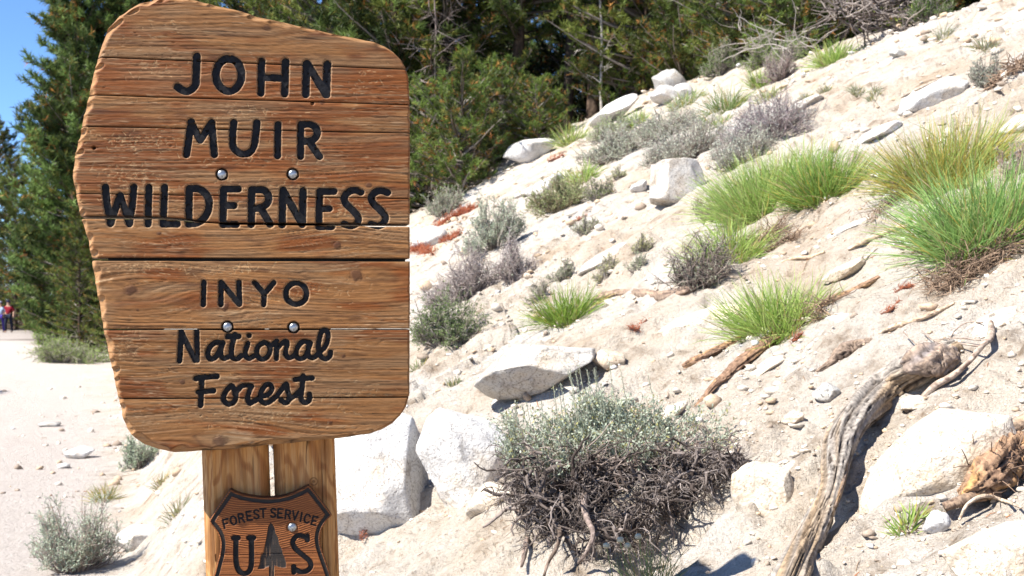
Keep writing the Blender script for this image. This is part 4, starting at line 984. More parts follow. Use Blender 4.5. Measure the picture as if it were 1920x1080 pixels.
# ------------------------------------------------------------------ plants
def grass_clump(label, px, py, w, h, seed, n, ca=(.21, .34, .06), cb=(.42, .52, .16), yel=.12, lean=(0, 0), brown=.3, name="grass_clump", cat="grass clump", bw=.0031, group=None, roots=True, stiff=.35, trans=M_GRASS, spread=.30):
    G = at(px, py); sc = scale_at(G); W = w * sc; H = h * sc; r = rng(seed)
    root = empty(name, G, label, cat, group)
    bw = bw * max(1, G[1] / 5) ** .8
    a = r.uniform(0, 2 * np.pi, n); q = np.sqrt(r.random(n))
    P0 = np.stack([np.cos(a) * q * W * spread, np.sin(a) * q * W * spread * .8, np.zeros(n)], -1)
    P0[:, 2] = terrain(P0[:, 0] + G[0], P0[:, 1] + G[1]) - G[2] - .01
    tilt = q * 1.2 + r.normal(0, .3, n); L = np.minimum(H, W * .62) * 1.05 * r.uniform(.55, 1.12, n) * (1.0 + .12 * np.cos(tilt) * (H / W - .6))
    L = L * np.where(r.random(n) < .1, .5, 1)
    az = a + r.normal(0, .55, n); wild = r.random(n) < .12; az = np.where(wild, r.uniform(0, 6.28, n), az); tilt = np.where(wild, r.uniform(.3, 1.4, n), tilt)
    D = np.stack([np.sin(tilt) * np.cos(az) + lean[0], np.sin(tilt) * np.sin(az), np.cos(tilt) * (H / (W * .5)) * .75 + .15 + lean[1]], -1); D = unit(D)
    k = 5; P = walk(r, P0, D, L, k, .10, -.05 * (1 - stiff) * 2)
    side = unit(np.cross(D, rdir(r, n)))
    Wd = bw * r.uniform(.7, 1.3, n)[:, None] * np.array([.8, 1, .95, .7, .12])[None]
    V, Fq = ribbons(P, Wd, side)
    t = r.random(n); c = lerp3(ca, cb, t); ye = r.random(n) < yel; c[ye] = lerp3((.40, .30, .05), (.46, .40, .12), r.random(ye.sum()))
    br = r.random(n) < .09; c[br] = (.34, .26, .15)
    cc = np.repeat(c, k * 2, 0).reshape(n, k, 2, 3); fade = np.array([.9, .95, 1, 1.05, 1.15])[None, :, None, None]
    cc = cc * fade; cc[:, 0] = cc[:, 0] * .4 + np.array([.30, .24, .12]) * .6
    link("blades", make_mesh("blades", V, [Fq], cc.reshape(-1, 3), smooth=False), trans, root)
    if roots:
        m = int(n * brown * .6); a = r.uniform(0, 2 * np.pi, m); q = np.sqrt(r.random(m))
        P0 = np.stack([np.cos(a) * q * W * .24 + W * .03, np.sin(a) * q * W * .22, np.zeros(m)], -1); P0[:, 2] = terrain(P0[:, 0] + G[0], P0[:, 1] + G[1]) - G[2]
        D = unit(np.stack([np.cos(a) + r.normal(0, .7, m), np.sin(a) + r.normal(0, .7, m), r.uniform(-.35, .6, m)], -1))
        P = walk(r, P0, D, W * r.uniform(.06, .2, m), 4, .35, -.1); V, Fq = tubes(P, bw * .5 * np.array([1, .8, .6, .25])[None] * r.uniform(.6, 1.6, (m, 1)), 3)
        c = lerp3((.10, .07, .05), (.28, .19, .12), r.random(m)); link("root_crown", make_mesh("root_crown", V, [Fq], np.repeat(c, 12, 0)), M_TWIG, root)
    return root

grass_clump("small bright green grass clump alone at mid slope above the ribbed bark", 1462, 618, 205, 112, 101, 1200, yel=.03)
grass_clump("tiny vivid green tuft leaning over a brown root beside the grey scrub", 1062, 596, 122, 80, 102, 600, ca=(.13, .24, .03), cb=(.26, .36, .07), yel=.04, lean=(-.1, 0))
grass_clump("loose green clump just below the big double clump and dark scrub", 1370, 478, 175, 88, 103, 800, yel=.05, lean=(-.15, 0))
grass_clump("tall feathery left half of the double green clump in the upper middle", 1425, 408, 190, 128, 104, 1600, ca=(.23, .36, .08), cb=(.46, .56, .2), yel=.08, lean=(-.2, .05))
grass_clump("rounded middle part of the double green clump", 1478, 372, 170, 105, 141, 1200, ca=(.21, .34, .07), cb=(.44, .54, .19))
grass_clump("darker green tuft joined behind the feathery double clump", 1548, 368, 165, 108, 105, 1200, ca=(.13, .25, .04), cb=(.26, .36, .09), yel=.12)
CL_Y = grass_clump("broad yellowing grass clump below the bluish slab", 1778, 352, 250, 145, 106, 2300, ca=(.18, .29, .06), cb=(.40, .46, .14), yel=.42)
CL_G = grass_clump("largest coarse green grass clump at the right edge above the brown root mat", 1850, 468, 270, 180, 107, 2600, ca=(.16, .32, .08), cb=(.38, .50, .18), yel=.07, bw=.0038)
grass_clump("soft green grass patch left of the pale spreading tuft", 1285, 196, 80, 34, 142, 300, ca=(.18, .26, .09), cb=(.32, .38, .17), roots=False)
grass_clump("short green grass between the sage masses high on the slope", 1345, 236, 90, 32, 143, 300, ca=(.18, .26, .09), cb=(.32, .38, .17), roots=False)
grass_clump("thin yellow-green grass above the grey rib of rock", 1440, 186, 60, 28, 144, 200, ca=(.2, .26, .09), cb=(.36, .4, .17), roots=False)
grass_clump("small dark green tuft near the top of the slope under dead branches", 1563, 118, 80, 55, 108, 420, yel=.05, roots=False)
grass_clump("narrow green tuft beside the brown scrub at the pine edge", 1424, 158, 55, 62, 109, 260, yel=.05, roots=False)
grass_clump("pale green spreading tuft under the narrow pine-edge tuft", 1362, 206, 85, 55, 110, 300, ca=(.14, .22, .07), cb=(.25, .31, .12), roots=False)
grass_clump("low green tuft below the white rib of rock", 1092, 338, 80, 42, 111, 320, yel=.05, roots=False)
grass_clump("green tuft right of the slanting white ledge", 1196, 234, 52, 46, 112, 240, roots=False)
grass_clump("soft green fringe at the foot of the flat-edged white boulder", 1070, 268, 72, 44, 113, 240, roots=False, ca=(.12, .2, .05))
grass_clump("little grass tuft growing from the crack right of the driftwood shadow", 1703, 985, 72, 72, 114, 110, bw=.0032, brown=.6, yel=.1)
grass_clump("wispy grass seedling on the long slab's upper side", 1298, 350, 40, 22, 115, 60, roots=False, yel=.3)
grass_clump("thin grass sprig beside the round stone right of the big root shrub", 1306, 800, 32, 45, 116, 40, yel=.2, roots=False)
grass_clump("slender grass growing through the hanging roots", 1215, 1088, 150, 160, 117, 150, bw=.0022, yel=.15, ca=(.12, .18, .06), cb=(.22, .28, .1))
grass_clump("scruffy tuft on bare sand right of the board's lower edge", 785, 690, 34, 34, 118, 60, ca=(.14, .19, .08), cb=(.25, .27, .14), roots=False)
grass_clump("faint tuft on the sand above the rough white block", 852, 722, 34, 40, 119, 60, ca=(.14, .19, .08), cb=(.25, .27, .14), roots=False)
grass_clump("yellow-green weed on the trail verge below the round left tuft", 195, 938, 62, 40, 120, 150, ca=(.18, .2, .06), cb=(.3, .3, .1), yel=.3)
grass_clump("sparse verge grass beside the left post", 335, 962, 60, 45, 121, 100, ca=(.18, .2, .1), cb=(.3, .3, .17), yel=.2)
grass_clump("small yellowish tuft between the two verge sagebrushes", 305, 905, 46, 30, 122, 80, ca=(.2, .2, .1), cb=(.32, .3, .17), yel=.3, roots=False)
for q, (px, py, w, h) in enumerate([(1640, 180, 34, 22), (1608, 178, 34, 26), (1548, 172, 30, 20), (1510, 186, 26, 20), (1765, 72, 60, 30), (1848, 92, 50, 30)]):
    grass_clump("faded tuft of the upper open slope, " + ["nearest the twin middle tuft", "in the middle of the row", "second from the row's left end", "at the row's left end", "high above the row by the top edge", "highest at the far upper right"][q], px, py, w, h, 130 + q, 110, ca=(.20, .22, .14), cb=(.32, .33, .20), yel=.1, roots=False, group="faded tufts on the upper slope")

SG = [(.30, .35, .25), (.44, .48, .37)]
def shrub(label, px, py, w, h, seed, nst, ntw, nlf, leaf=SG, bark=((.15, .12, .10), (.38, .34, .30)), name="sagebrush", cat="shrub", lf=(.012, .0045), group=None, spikes=0, flat=.45, depth=.8, upright=.5, base_y=None):
    G = at(px, py if base_y is None else base_y); sc = scale_at(G); W = w * sc / 2; H = h * sc; r = rng(seed)
    root = empty(name, G, label, cat, group); k_ = max(1, G[1] / 5) ** .75
    n = nst; a = r.uniform(0, 2 * np.pi, n); q = r.random(n) ** .5 * (.8 + .35 * np.sin(a * 2 + seed) * np.sin(a * 3 + seed * 1.7))
    tip = np.stack([np.cos(a) * q * W, np.sin(a) * q * W * depth, H * np.sqrt(np.clip(1 - q ** 2 * .85, 0, 1)) * r.uniform(.45, 1.1, n) * (.75 + .4 * np.sin(a * 2.3 + q * 4 + seed))], -1)
    P0 = np.stack([tip[:, 0] * .32, tip[:, 1] * .32, np.zeros(n)], -1); P0[:, 2] = terrain(P0[:, 0] + G[0], P0[:, 1] + G[1]) - G[2] - .01
    tz = terrain(tip[:, 0] + G[0], tip[:, 1] + G[1]) - G[2]; tip[:, 2] += np.clip(tz, -H, H) * .6
    k = 5; t = np.linspace(0, 1, k)[None, :, None]; mid = (P0 + tip) / 2; mid[:, :2] += (tip - P0)[:, :2] * .18; mid += r.normal(size=(n, 3)) * W * .05
    P = P0[:, None] * (1 - t) ** 2 + 2 * mid[:, None] * t * (1 - t) + tip[:, None] * t ** 2
    P[:, 1:] += r.normal(size=(n, k - 1, 3)) * W * (.035 if upright > .25 else .075)
    V1, F1 = tubes(P, (.0032 * k_ * r.uniform(.6, 1.4, (n, 1))) * np.linspace(1, .4, k)[None], 3)
    c1 = np.repeat(lerp3(bark[0], bark[1], r.random(n)), k * 3, 0)
    m = ntw; idx = r.integers(0, n, m); tt = r.uniform(.3, 1, m); B, T = on_poly(P[idx], tt)
    out = unit(B * np.array([1, 1, .3]) + 1e-3); D = unit(T * .5 + rdir(r, m) * (.9 if upright > .25 else 1.3) + out * .3 + np.array([0, 0, upright * .7]))
    L = W * r.uniform(.12, .34, m); Pt = walk(r, B, D, L, 3, .22, .03)
    V2, F2 = tubes(Pt, .0014 * k_ * np.array([1, .8, .35])[None] * r.uniform(.7, 1.3, (m, 1)), 3)
    c2 = np.repeat(lerp3(bark[0], bark[1], r.random(m) * .6 + .4), 9, 0)
    V, fs, c = join([(V1, [F1], c1), (V2, [F2], c2)])
    link("stems", make_mesh("stems", V, fs, c), M_TWIG, root)
    if nlf:
        idx = r.integers(0, m, nlf); B, T = on_poly(Pt[idx], r.uniform(.15, 1, nlf)); B = B + r.normal(size=B.shape) * .003 * k_
        D = unit(T * .6 + rdir(r, nlf, .4)); l = lf[0] * k_ * r.uniform(.6, 1.3, nlf); wd = lf[1] * k_ * r.uniform(.7, 1.3, nlf)
        sd_ = unit(np.cross(D, rdir(r, nlf)))
        Vl = np.stack([B, B + D * (l * .55)[:, None] - sd_ * (wd / 2)[:, None], B + D * l[:, None], B + D * (l * .55)[:, None] + sd_ * (wd / 2)[:, None]], 1).reshape(-1, 3)
        Fl = np.arange(nlf * 4).reshape(-1, 4); cl = np.repeat(lerp3(leaf[0], leaf[1], r.random(nlf)), 4, 0)
        link("leaves", make_mesh("leaves", Vl, [Fl], cl, smooth=False), M_SAGE, root)
    return root, G, sc

# sagebrush and scrub on the slope
shrub("rounded silvery sagebrush above the dead grey brush", 930, 466, 140, 95, 201, 150, 1000, 8500, spikes=20, upright=1.2)
shrub("tangle of leafless grey brush right of the board", 875, 560, 180, 92, 202, 190, 1700, 300, bark=((.17, .13, .12), (.40, .35, .33)), name="dead_brush", upright=.1)
shrub("spreading dead grey twigs running upslope from the leafless brush", 962, 520, 130, 78, 203, 130, 1100, 250, bark=((.17, .13, .12), (.42, .37, .35)), name="dead_brush", upright=.1)
shrub("low green leafy mat at the board's right edge", 838, 640, 175, 85, 204, 130, 900, 8500, leaf=[(.10, .15, .05), (.20, .26, .11)], name="leafy_mat", upright=.3)
shrub("dark wiry scrub with sparse grey leaves below the loose green clump", 1305, 540, 165, 88, 205, 150, 1300, 1500, leaf=[(.22, .25, .17), (.34, .36, .27)], bark=((.09, .07, .06), (.28, .23, .2)), upright=.2)
shrub("small dark brush patch behind the feathery clump's left side", 1335, 412, 110, 55, 206, 90, 700, 500, leaf=[(.22, .25, .17), (.34, .36, .27)], bark=((.12, .09, .08), (.34, .28, .26)), upright=.2)
shrub("grey sage thicket spreading left of the upper double clump", 1290, 300, 230, 62, 207, 200, 1500, 6500, leaf=[(.34, .37, .28), (.50, .52, .43)])
shrub("purple-grey sage mass above the double clump", 1440, 262, 230, 78, 208, 220, 1700, 5600, leaf=[(.30, .31, .27), (.45, .45, .41)], bark=((.18, .14, .14), (.36, .3, .3)))
shrub("pale sage strip left of the purple-grey mass", 1160, 292, 160, 50, 209, 140, 1100, 4800, leaf=[(.33, .37, .27), (.50, .53, .42)])
shrub("olive broom-like bush under the low green tuft", 1050, 395, 140, 66, 210, 130, 1000, 5200, leaf=[(.20, .25, .10), (.36, .40, .2)], bark=((.15, .12, .07), (.3, .25, .16)), upright=1.0)
shrub("thin olive bush right of the broom-like one", 1125, 372, 70, 36, 211, 60, 400, 1400, leaf=[(.18, .21, .1), (.3, .32, .17)], upright=.8)
shrub("pale rounded sage between the feathery clump and the purple-grey mass", 1385, 308, 170, 58, 225, 140, 1000, 4200, leaf=[(.32, .35, .27), (.48, .5, .41)])
shrub("wide low sage just uphill of the bulging whitish boulder", 1245, 258, 185, 46, 226, 150, 1000, 4600, leaf=[(.30, .34, .24), (.46, .49, .38)])
shrub("greenish flat shrub below the slanting white ledge", 1150, 258, 120, 38, 227, 100, 800, 3800, leaf=[(.24, .30, .15), (.40, .45, .26)])
shrub("tiny dry plant between the white rib and the bulging boulder", 1160, 335, 42, 24, 228, 36, 260, 500, leaf=[(.26, .28, .15), (.42, .42, .26)])
shrub("straggly green shrub beside the dead branch pile", 1478, 112, 90, 52, 229, 80, 600, 3000, leaf=[(.14, .2, .07), (.28, .34, .14)])
shrub("leafy green bush left of the dead branch pile", 1540, 92, 120, 70, 240, 110, 900, 5500, leaf=[(.09, .14, .04), (.2, .27, .09)])
shrub("rounded green bush right of the huge pale rock", 1440, 118, 110, 62, 241, 110, 900, 5500, leaf=[(.12, .18, .05), (.25, .32, .11)])
shrub("flat sprig of grey leaves by the buff slab", 1195, 500, 44, 22, 230, 36, 260, 420, leaf=[(.26, .28, .18), (.4, .42, .3)])
shrub("dusty grey sage near the upper right corner", 1848, 165, 80, 62, 212, 80, 600, 2200, leaf=[(.26, .28, .22), (.38, .39, .32)])
shrub("brown-grey scrub at the pine edge left of the dark green tuft", 1462, 150, 85, 58, 213, 90, 700, 900, leaf=[(.26, .25, .2), (.36, .34, .28)], bark=((.16, .12, .11), (.36, .29, .27)))
shrub("bushy green willow under the high pines", 1350, 140, 90, 62, 214, 90, 700, 3600, leaf=[(.10, .15, .05), (.2, .25, .11)], upright=.6)
shrub("dark green bush at the top of the slope right of the fallen log", 1738, 40, 100, 70, 215, 100, 800, 5000, leaf=[(.07, .12, .03), (.16, .23, .07)], upright=.6)
shrub("sagebrush strip along the edge of the pine shade", 868, 345, 130, 40, 216, 80, 600, 2200, leaf=[(.2, .23, .14), (.33, .36, .24)])
shrub("light sage clump by the low white outcrop", 830, 400, 90, 50, 217, 80, 600, 2300, leaf=[(.24, .28, .18), (.38, .41, .3)])
shrub("reddish-grey scrub beyond the right grass clumps", 1905, 330, 90, 70, 218, 90, 800, 300, bark=((.2, .13, .11), (.4, .31, .27)))
shrub("small cushion bush above the horizontal brown root", 1055, 525, 58, 30, 219, 50, 350, 900, leaf=[(.2, .22, .14), (.34, .35, .24)])
shrub("low dry cushion plant left of the tiny vivid tuft", 1010, 555, 60, 30, 220, 50, 350, 500, leaf=[(.26, .26, .18), (.38, .37, .28)])
shrub("yellowish cushion plant right of the tiny vivid tuft", 1140, 520, 62, 40, 221, 50, 350, 800, leaf=[(.28, .28, .14), (.42, .41, .24)])
shrub("yellow-flecked small bush below the bulging whitish boulder", 1205, 472, 50, 34, 222, 45, 300, 600, leaf=[(.28, .28, .14), (.42, .41, .24)])
shrub("small pale plant on gravel in the centre of the slope", 1098, 438, 60, 34, 223, 45, 300, 700, leaf=[(.26, .28, .17), (.42, .42, .28)])
shrub("sage tuft at the sand edge behind the sign's top right rocks", 1230, 262, 70, 34, 224, 60, 450, 1500, leaf=[(.22, .26, .14), (.35, .38, .24)])
# trail side
shrub("wide silver sagebrush in the lower left corner of the trail verge", 140, 1072, 205, 125, 231, 170, 1300, 11000, leaf=[(.30, .36, .26), (.48, .53, .41)], upright=.9, bark=((.2, .15, .12), (.38, .32, .28)))
shrub("round silver-green tuft on the verge left of the posts", 262, 878, 92, 56, 232, 90, 800, 5500, leaf=[(.27, .34, .22), (.44, .5, .37)], upright=.7)
shrub("low green weeds spread along the far verge of the trail", 122, 680, 185, 40, 233, 130, 900, 9000, leaf=[(.17, .25, .06), (.34, .42, .15)], name="weed_patch")
shrub("light green bush on the path side under the tall left pine", 92, 648, 80, 36, 234, 70, 500, 4200, leaf=[(.22, .34, .07), (.4, .5, .15)])

# big undermined shrub
def big_shrub():
    r = rng(300); G = at(1180, 905); sc = scale_at(G)
    root = empty("undermined_sagebrush", G, "big silver sagebrush hanging over a dark tangle of bare roots", "shrub")
    def w(px, py, dy=0.0):      # a point in front of / behind the root's plane, in metres
        d = ray(px, py); Y = G[1] + dy; return EYE + d[None] * Y / d[1] if False else (EYE + d * Y / d[1]) - G
    # root mat: curved, twisting roots that start under the crown and fall outwards
    def low_edge(x): return np.interp(x, [960, 990, 1030, 1080, 1130, 1200, 1260, 1320, 1385], [940, 1010, 1080, 1085, 1085, 1040, 985, 935, 880])
    n = 620; sx = r.uniform(968, 1385, n); lo = low_edge(sx); sy = 850 + (lo - 870) * r.random(n) ** 1.1 * .8
    P0 = np.array([w(a, b, r.uniform(-.13, .10) - .05 * (b - 850) / 200) for a, b in zip(sx, sy)])
    gx = np.array([[at(a, b)[1] for a in (960, 1040, 1120, 1200, 1280, 1390)] for b in (850, 930, 1010, 1080)])
    gy = np.array([np.interp(b, (850, 930, 1010, 1080), [np.interp(a, (960, 1040, 1120, 1200, 1280, 1390), row) for row in gx]) for a, b in zip(sx, sy)])
    P0 = np.array([w(a, b, min(q, g_ - G[1] - r.uniform(.03, .14))) for a, b, q, g_ in zip(sx, sy, P0[:, 1], gy)])
    D = unit(np.stack([(sx - 1170) / 300 + r.normal(0, .8, n), r.normal(-.2, .5, n), -r.uniform(-.3, 1.2, n)], -1))
    P = walk(r, P0, D, r.uniform(.05, .19, n) * np.clip((lo - sy) / 60, .45, 1.3), 9, .42, -.05)
    V1, F1 = tubes(P, r.gamma(2.4, .0017, n)[:, None] * np.linspace(1, .28, 9)[None], 6); c1 = np.repeat(lerp3((.04, .03, .026), (.24, .20, .18), r.random(n) ** 1.4), 54, 0)
    m = 4200; idx = r.integers(0, n, m); B, T = on_poly(P[idx], r.uniform(.05, 1, m)); D2 = unit(T * .5 + rdir(r, m) + np.array([0, -.2, -.1]))
    P2 = walk(r, B, D2, r.uniform(.02, .075, m), 4, .45, -.03); V2, F2 = tubes(P2, r.uniform(.0008, .0021, (m, 1)) * np.linspace(1, .4, 4)[None], 3)
    c2 = np.repeat(lerp3((.04, .03, .026), (.40, .345, .32), r.random(m) ** 2), 12, 0)
    # soil held by the roots, coloured dark to paint in the shaded core
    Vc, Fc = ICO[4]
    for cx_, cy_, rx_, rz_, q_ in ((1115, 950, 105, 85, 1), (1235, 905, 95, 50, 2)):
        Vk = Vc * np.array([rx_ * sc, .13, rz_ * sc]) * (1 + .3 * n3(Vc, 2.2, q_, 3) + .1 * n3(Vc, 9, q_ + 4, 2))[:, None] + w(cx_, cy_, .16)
        link("dark_core_soil", make_mesh("dark_core_soil", Vk, [Fc], np.tile([[.085, .06, .042]], (len(Vk), 1))), M_BARK, root)
    # flat mat of dead twigs on top of the roots
    m3 = 1300; sx = r.uniform(985, 1388, m3); sy = 842 + r.normal(0, 20, m3) + (sx - 1180) ** 2 / 5200 - (sx - 1180) * .03 + r.uniform(0, 45, m3)
    P0 = np.array([w(a, b, r.uniform(-.10, .22)) for a, b in zip(sx, sy)]); D3 = unit(rdir(r, m3) * np.array([1, 1, .45])); P3 = walk(r, P0, D3, r.uniform(.03, .14, m3), 5, .3, 0)
    V3, F3_ = tubes(P3, r.uniform(.0009, .0028, (m3, 1)) * np.linspace(1, .4, 5)[None], 3); c3 = np.repeat(lerp3((.13, .09, .075), (.40, .33, .29), r.random(m3)), 15, 0)
    V, fs, c = join([(V1, [F1], c1), (V2, [F2], c2), (V3, [F3_], c3)]); link("roots", make_mesh("roots", V, fs, c), M_TWIG, root)
    # living stems and leaves, a low wide cushion
    n = 900; sx = r.normal(1135, 92, n); sx = np.clip(sx, 968, 1340); sy = 795 + r.uniform(-40, 48, n) + 26 * np.sin(sx / 31) * r.random(n) + 30 * np.exp(-((sx - 1060) / 50) ** 2) * r.random(n) + ((sx - 1140) / 190) ** 2 * 22
    dy = (830 - sy) / 100 * .16; P0 = np.array([w(a, b + 26, q) for a, b, q in zip(sx, sy, dy)])
    D = unit(np.stack([(sx - 1165) / 300 + r.normal(0, .35, n), r.normal(0, .35, n) - .1, r.uniform(.5, 1.2, n)], -1)); P = walk(r, P0, D, r.uniform(.05, .115, n), 5, .12, .02)
    Vs, Fs = tubes(P, .0013 * np.linspace(1, .4, 5)[None] * np.ones((n, 1)), 3); cs = np.repeat(lerp3((.2, .17, .13), (.36, .34, .27), r.random(n)), 15, 0)
    # flowering spikes
    tops = [(752, 120, 440), (790, 60, 425), (818, 65, 418), (840, 62, 410), (890, 90, 395), (950, 85, 370), (968, 75, 350), (1015, 85, 310), (1022, 70, 300), (1050, 60, 290), (1062, 70, 285), (1085, 80, 270), (1120, 60, 265), (980, 70, 340), (1130, 130, 250), (1350, 60, 330), (1180, 60, 250), (1235, 60, 270)]
    sp = []
    for u, ln, v in tops:
        x = 620 + u * 620 / 1395; y1 = 600 + v * 480 / 1080 + r.uniform(0, 10); tp = y1 - 35 - r.uniform(0, 25) if v > 350 else y1 - r.uniform(10, 40)
        a0 = w(x + 12, y1 + 55, .02); a1 = w(x - r.uniform(2, 8), y1 - 22 - r.uniform(0, 25), .0); sp.append(np.linspace(a0, a1, 6) + r.normal(0, .0015, (6, 3)))
    sp = np.array(sp); Vp, Fp = tubes(sp, np.full((len(sp), 6), .0014), 3); cp = np.tile([[.36, .37, .28]], (len(Vp), 1))
    V, fs, c = join([(Vs, [Fs], cs), (Vp, [Fp], cp)]); link("stems", make_mesh("stems", V, fs, c), M_TWIG, root)
    nl = 17000; idx = r.integers(0, n, nl); B, T = on_poly(P[idx], r.uniform(.1, 1, nl)); nl2 = 900; i2 = r.integers(0, len(sp), nl2); B2, T2 = on_poly(sp[i2], r.uniform(.3, 1, nl2))
    B = np.vstack([B, B2]); T = np.vstack([T, T2]); nl += nl2; B += r.normal(size=B.shape) * .0035
    D = unit(T * .8 + rdir(r, nl, .2)); l = r.uniform(.007, .017, nl); l[-nl2:] *= .5; wd = l * .42; s_ = unit(np.cross(D, rdir(r, nl)))
    Vl = np.stack([B, B + D * (l * .65)[:, None] - s_ * (wd / 2)[:, None], B + D * l[:, None], B + D * (l * .65)[:, None] + s_ * (wd / 2)[:, None]], 1).reshape(-1, 3)
    t = np.clip(r.random(nl) * .8 + .25 * (r.random(nl) < .2), 0, 1); cl = lerp3((.29, .34, .26), (.52, .56, .45), t); k = r.random(nl) < .10; cl[k] = (.38, .36, .15)
    link("leaves", make_mesh("leaves", Vl, [np.arange(nl * 4).reshape(-1, 4)], np.repeat(cl, 4, 0), smooth=False), M_SAGE, root)
    # wiry branches that stick out to the left
    return root
BIG = big_shrub()
stick("gnarled root hanging at the left side of the big root tangle", [(1030, 925, 6, .1), (1000, 928, 8, .12), (978, 938, 8, .12), (972, 958, 7, .12), (990, 985, 5, .10), (985, 1030, 5, .08), (978, 1062, 3, .05)], 51, "hanging_root", "root", part_of=BIG, sides=12, rings=80, ridge=.25, cols=[(.17, .13, .11), (.24, .18, .15), (.07, .05, .04)])
stick("thick curved root dropping through the middle of the root tangle", [(1105, 905, 6, .2), (1095, 935, 7, .22), (1100, 970, 6, .2), (1112, 1000, 5, .16), (1100, 1035, 4, .12), (1085, 1055, 3, .08)], 52, "hanging_root", "root", part_of=BIG, sides=12, rings=80, ridge=.25, cols=[(.22, .17, .15), (.3, .24, .2), (.08, .06, .05)])
stick("grey splintered root end at the right side of the root tangle", [(1300, 868, 3, .04), (1330, 864, 5, .06), (1358, 862, 6, .07), (1380, 850, 4, .06), (1390, 836, 2, .05)], 53, "hanging_root", "root", part_of=BIG, sides=12, rings=60, ridge=.3, cols=[(.36, .3, .25), (.38, .28, .2), (.12, .08, .06)])
stick("dark bent root leaning out below the left roots", [(1040, 975, 4, .16), (1050, 1000, 4.5, .16), (1042, 1030, 4, .14), (1028, 1055, 3, .12), (1020, 1080, 2.5, .1)], 54, "hanging_root", "root", part_of=BIG, sides=12, rings=60, ridge=.25, cols=[(.13, .1, .08), (.2, .15, .12), (.06, .04, .03)])

# white button flowers
def flowers():
    G = at(1185, 1085); r = rng(310); G = G - np.array([0, .12, 0]) * 1
    root = empty("button_flower", G, "four cream button-head flowers on thin stalks before the roots", "flower")
    V0, F0 = ICO[2]
    for px, py in [(1137, 1023), (1163, 1012), (1197, 1006), (1177, 1023)]:
        d = ray(px, py); p = EYE + d * (G[1]) / d[1] - G; V = V0 * .0105 * np.array([1, 1, .85]) * (1 + .08 * n3(V0, 6, int(px), 2))[:, None] + p
        link("flower_head", make_mesh("flower_head", V, [F0], np.tile([[.62, .56, .40]], (len(V), 1))), M_SAGE, root)
        a0 = np.array([p[0] + .03, p[1] + .03, p[2] - .14]); L = np.linspace(a0, p - np.array([0, 0, .008]), 5)[None] + r.normal(0, .002, (1, 5, 3)); V, Fq = tubes(L, np.full((1, 5), .0013), 4)
        link("stalk", make_mesh("stalk", V, [Fq], np.tile([[.24, .28, .12]], (len(V), 1))), M_TWIG, root)
flowers()

# red-brown dead needle sprays
def dead_spray(label, pts, seed, n=160, L=.02, name="dead_needle_spray"):
    Q = path(pts); base = np.array(Q[0][:3]); r = rng(seed); P = np.array(Q)[:, :3] - base; k = len(P)
    root = empty(name, base, label, "dead twig")
    Pp = np.array([np.interp(np.linspace(0, k - 1, 8), np.arange(k), P[:, i]) for i in range(3)]).T[None]
    V, Fq = tubes(Pp, np.full((1, 8), Q[0][3]), 5); link("twig", make_mesh("twig", V, [Fq], np.tile([[.2, .1, .07]], (len(V), 1))), M_TWIG, root)
    w_ = max(1, base[1] / 5); B, T = on_poly(np.repeat(Pp, n, 0), r.random(n)); B += r.normal(size=B.shape) * L * .35; D = unit(T * .5 + rdir(r, n, .5)); l = L * r.uniform(.6, 1.3, n)
    Pn = np.stack([B, B + D * (l * .5)[:, None], B + D * l[:, None]], 1); V, Fq = ribbons(Pn, np.array([.0022, .0022, .0006])[None] * np.ones((n, 1)) * w_, unit(np.cross(D, rdir(r, n))))
    c = np.repeat(lerp3((.26, .065, .03), (.46, .16, .08), r.random(n)), 6, 0); link("needles", make_mesh("needles", V, [Fq], c, smooth=False), M_LEAF, root)
dead_spray("red-brown dead needle spray lying against the big white boulder", [(675, 1010, 1.5, .04), (695, 985, 1.5, .04), (720, 968, 1.5, .04), (738, 965, 1, .03)], 401, 170, .02)
dead_spray("reddish needle spray above the horizontal sand ledge right of the brown root", [(1178, 612, 2, .02), (1195, 618, 2, .02), (1212, 600, 1.5, .02)], 402, 140, .022)
dead_spray("rust coloured dead twigs heaped left of the rounded sagebrush", [(795, 446, 2, .08), (830, 420, 2, .10), (862, 402, 2, .12), (892, 390, 2, .14)], 403, 1500, .085)
dead_spray("rust coloured dead twigs touching the board's right edge", [(772, 470, 2, .04), (790, 468, 2, .05), (812, 476, 2, .05)], 404, 700, .085)
dead_spray("second rusty dead spray below the first heap", [(825, 455, 2, .04), (845, 448, 2, .04), (862, 440, 2, .04)], 405, 420, .07)
dead_spray("small orange bark curl below the wedge stone", [(1680, 548, 3, .01), (1695, 538, 3, .02), (1712, 535, 3, .01)], 406, 110, .022)
dead_spray("orange needle scrap beside the orange bark curl", [(1652, 590, 3, .01), (1672, 580, 3, .02), (1685, 566, 2, .01)], 407, 90, .02)
dead_spray("russet scrap at the foot of the small bright grass clump", [(1485, 640, 3, .01), (1495, 632, 3, .02), (1502, 625, 2, .01)], 408, 110, .02)
dead_spray("rusty twig cluster on the slope under the flat-edged boulder", [(1030, 302, 2, .05), (1045, 296, 2, .06), (1056, 292, 2, .05)], 409, 160, .06)
dead_spray("upright red seed stalk by the flat-edged boulder", [(1030, 270, 1.4, .05), (1031, 256, 1.4, .3), (1032, 240, 1.2, .5)], 410, 70, .04)
dead_spray("reddish crumbs under the rounded sagebrush's right side", [(1075, 415, 2, .02), (1090, 410, 2, .02), (1100, 405, 2, .02)], 411, 80, .03)

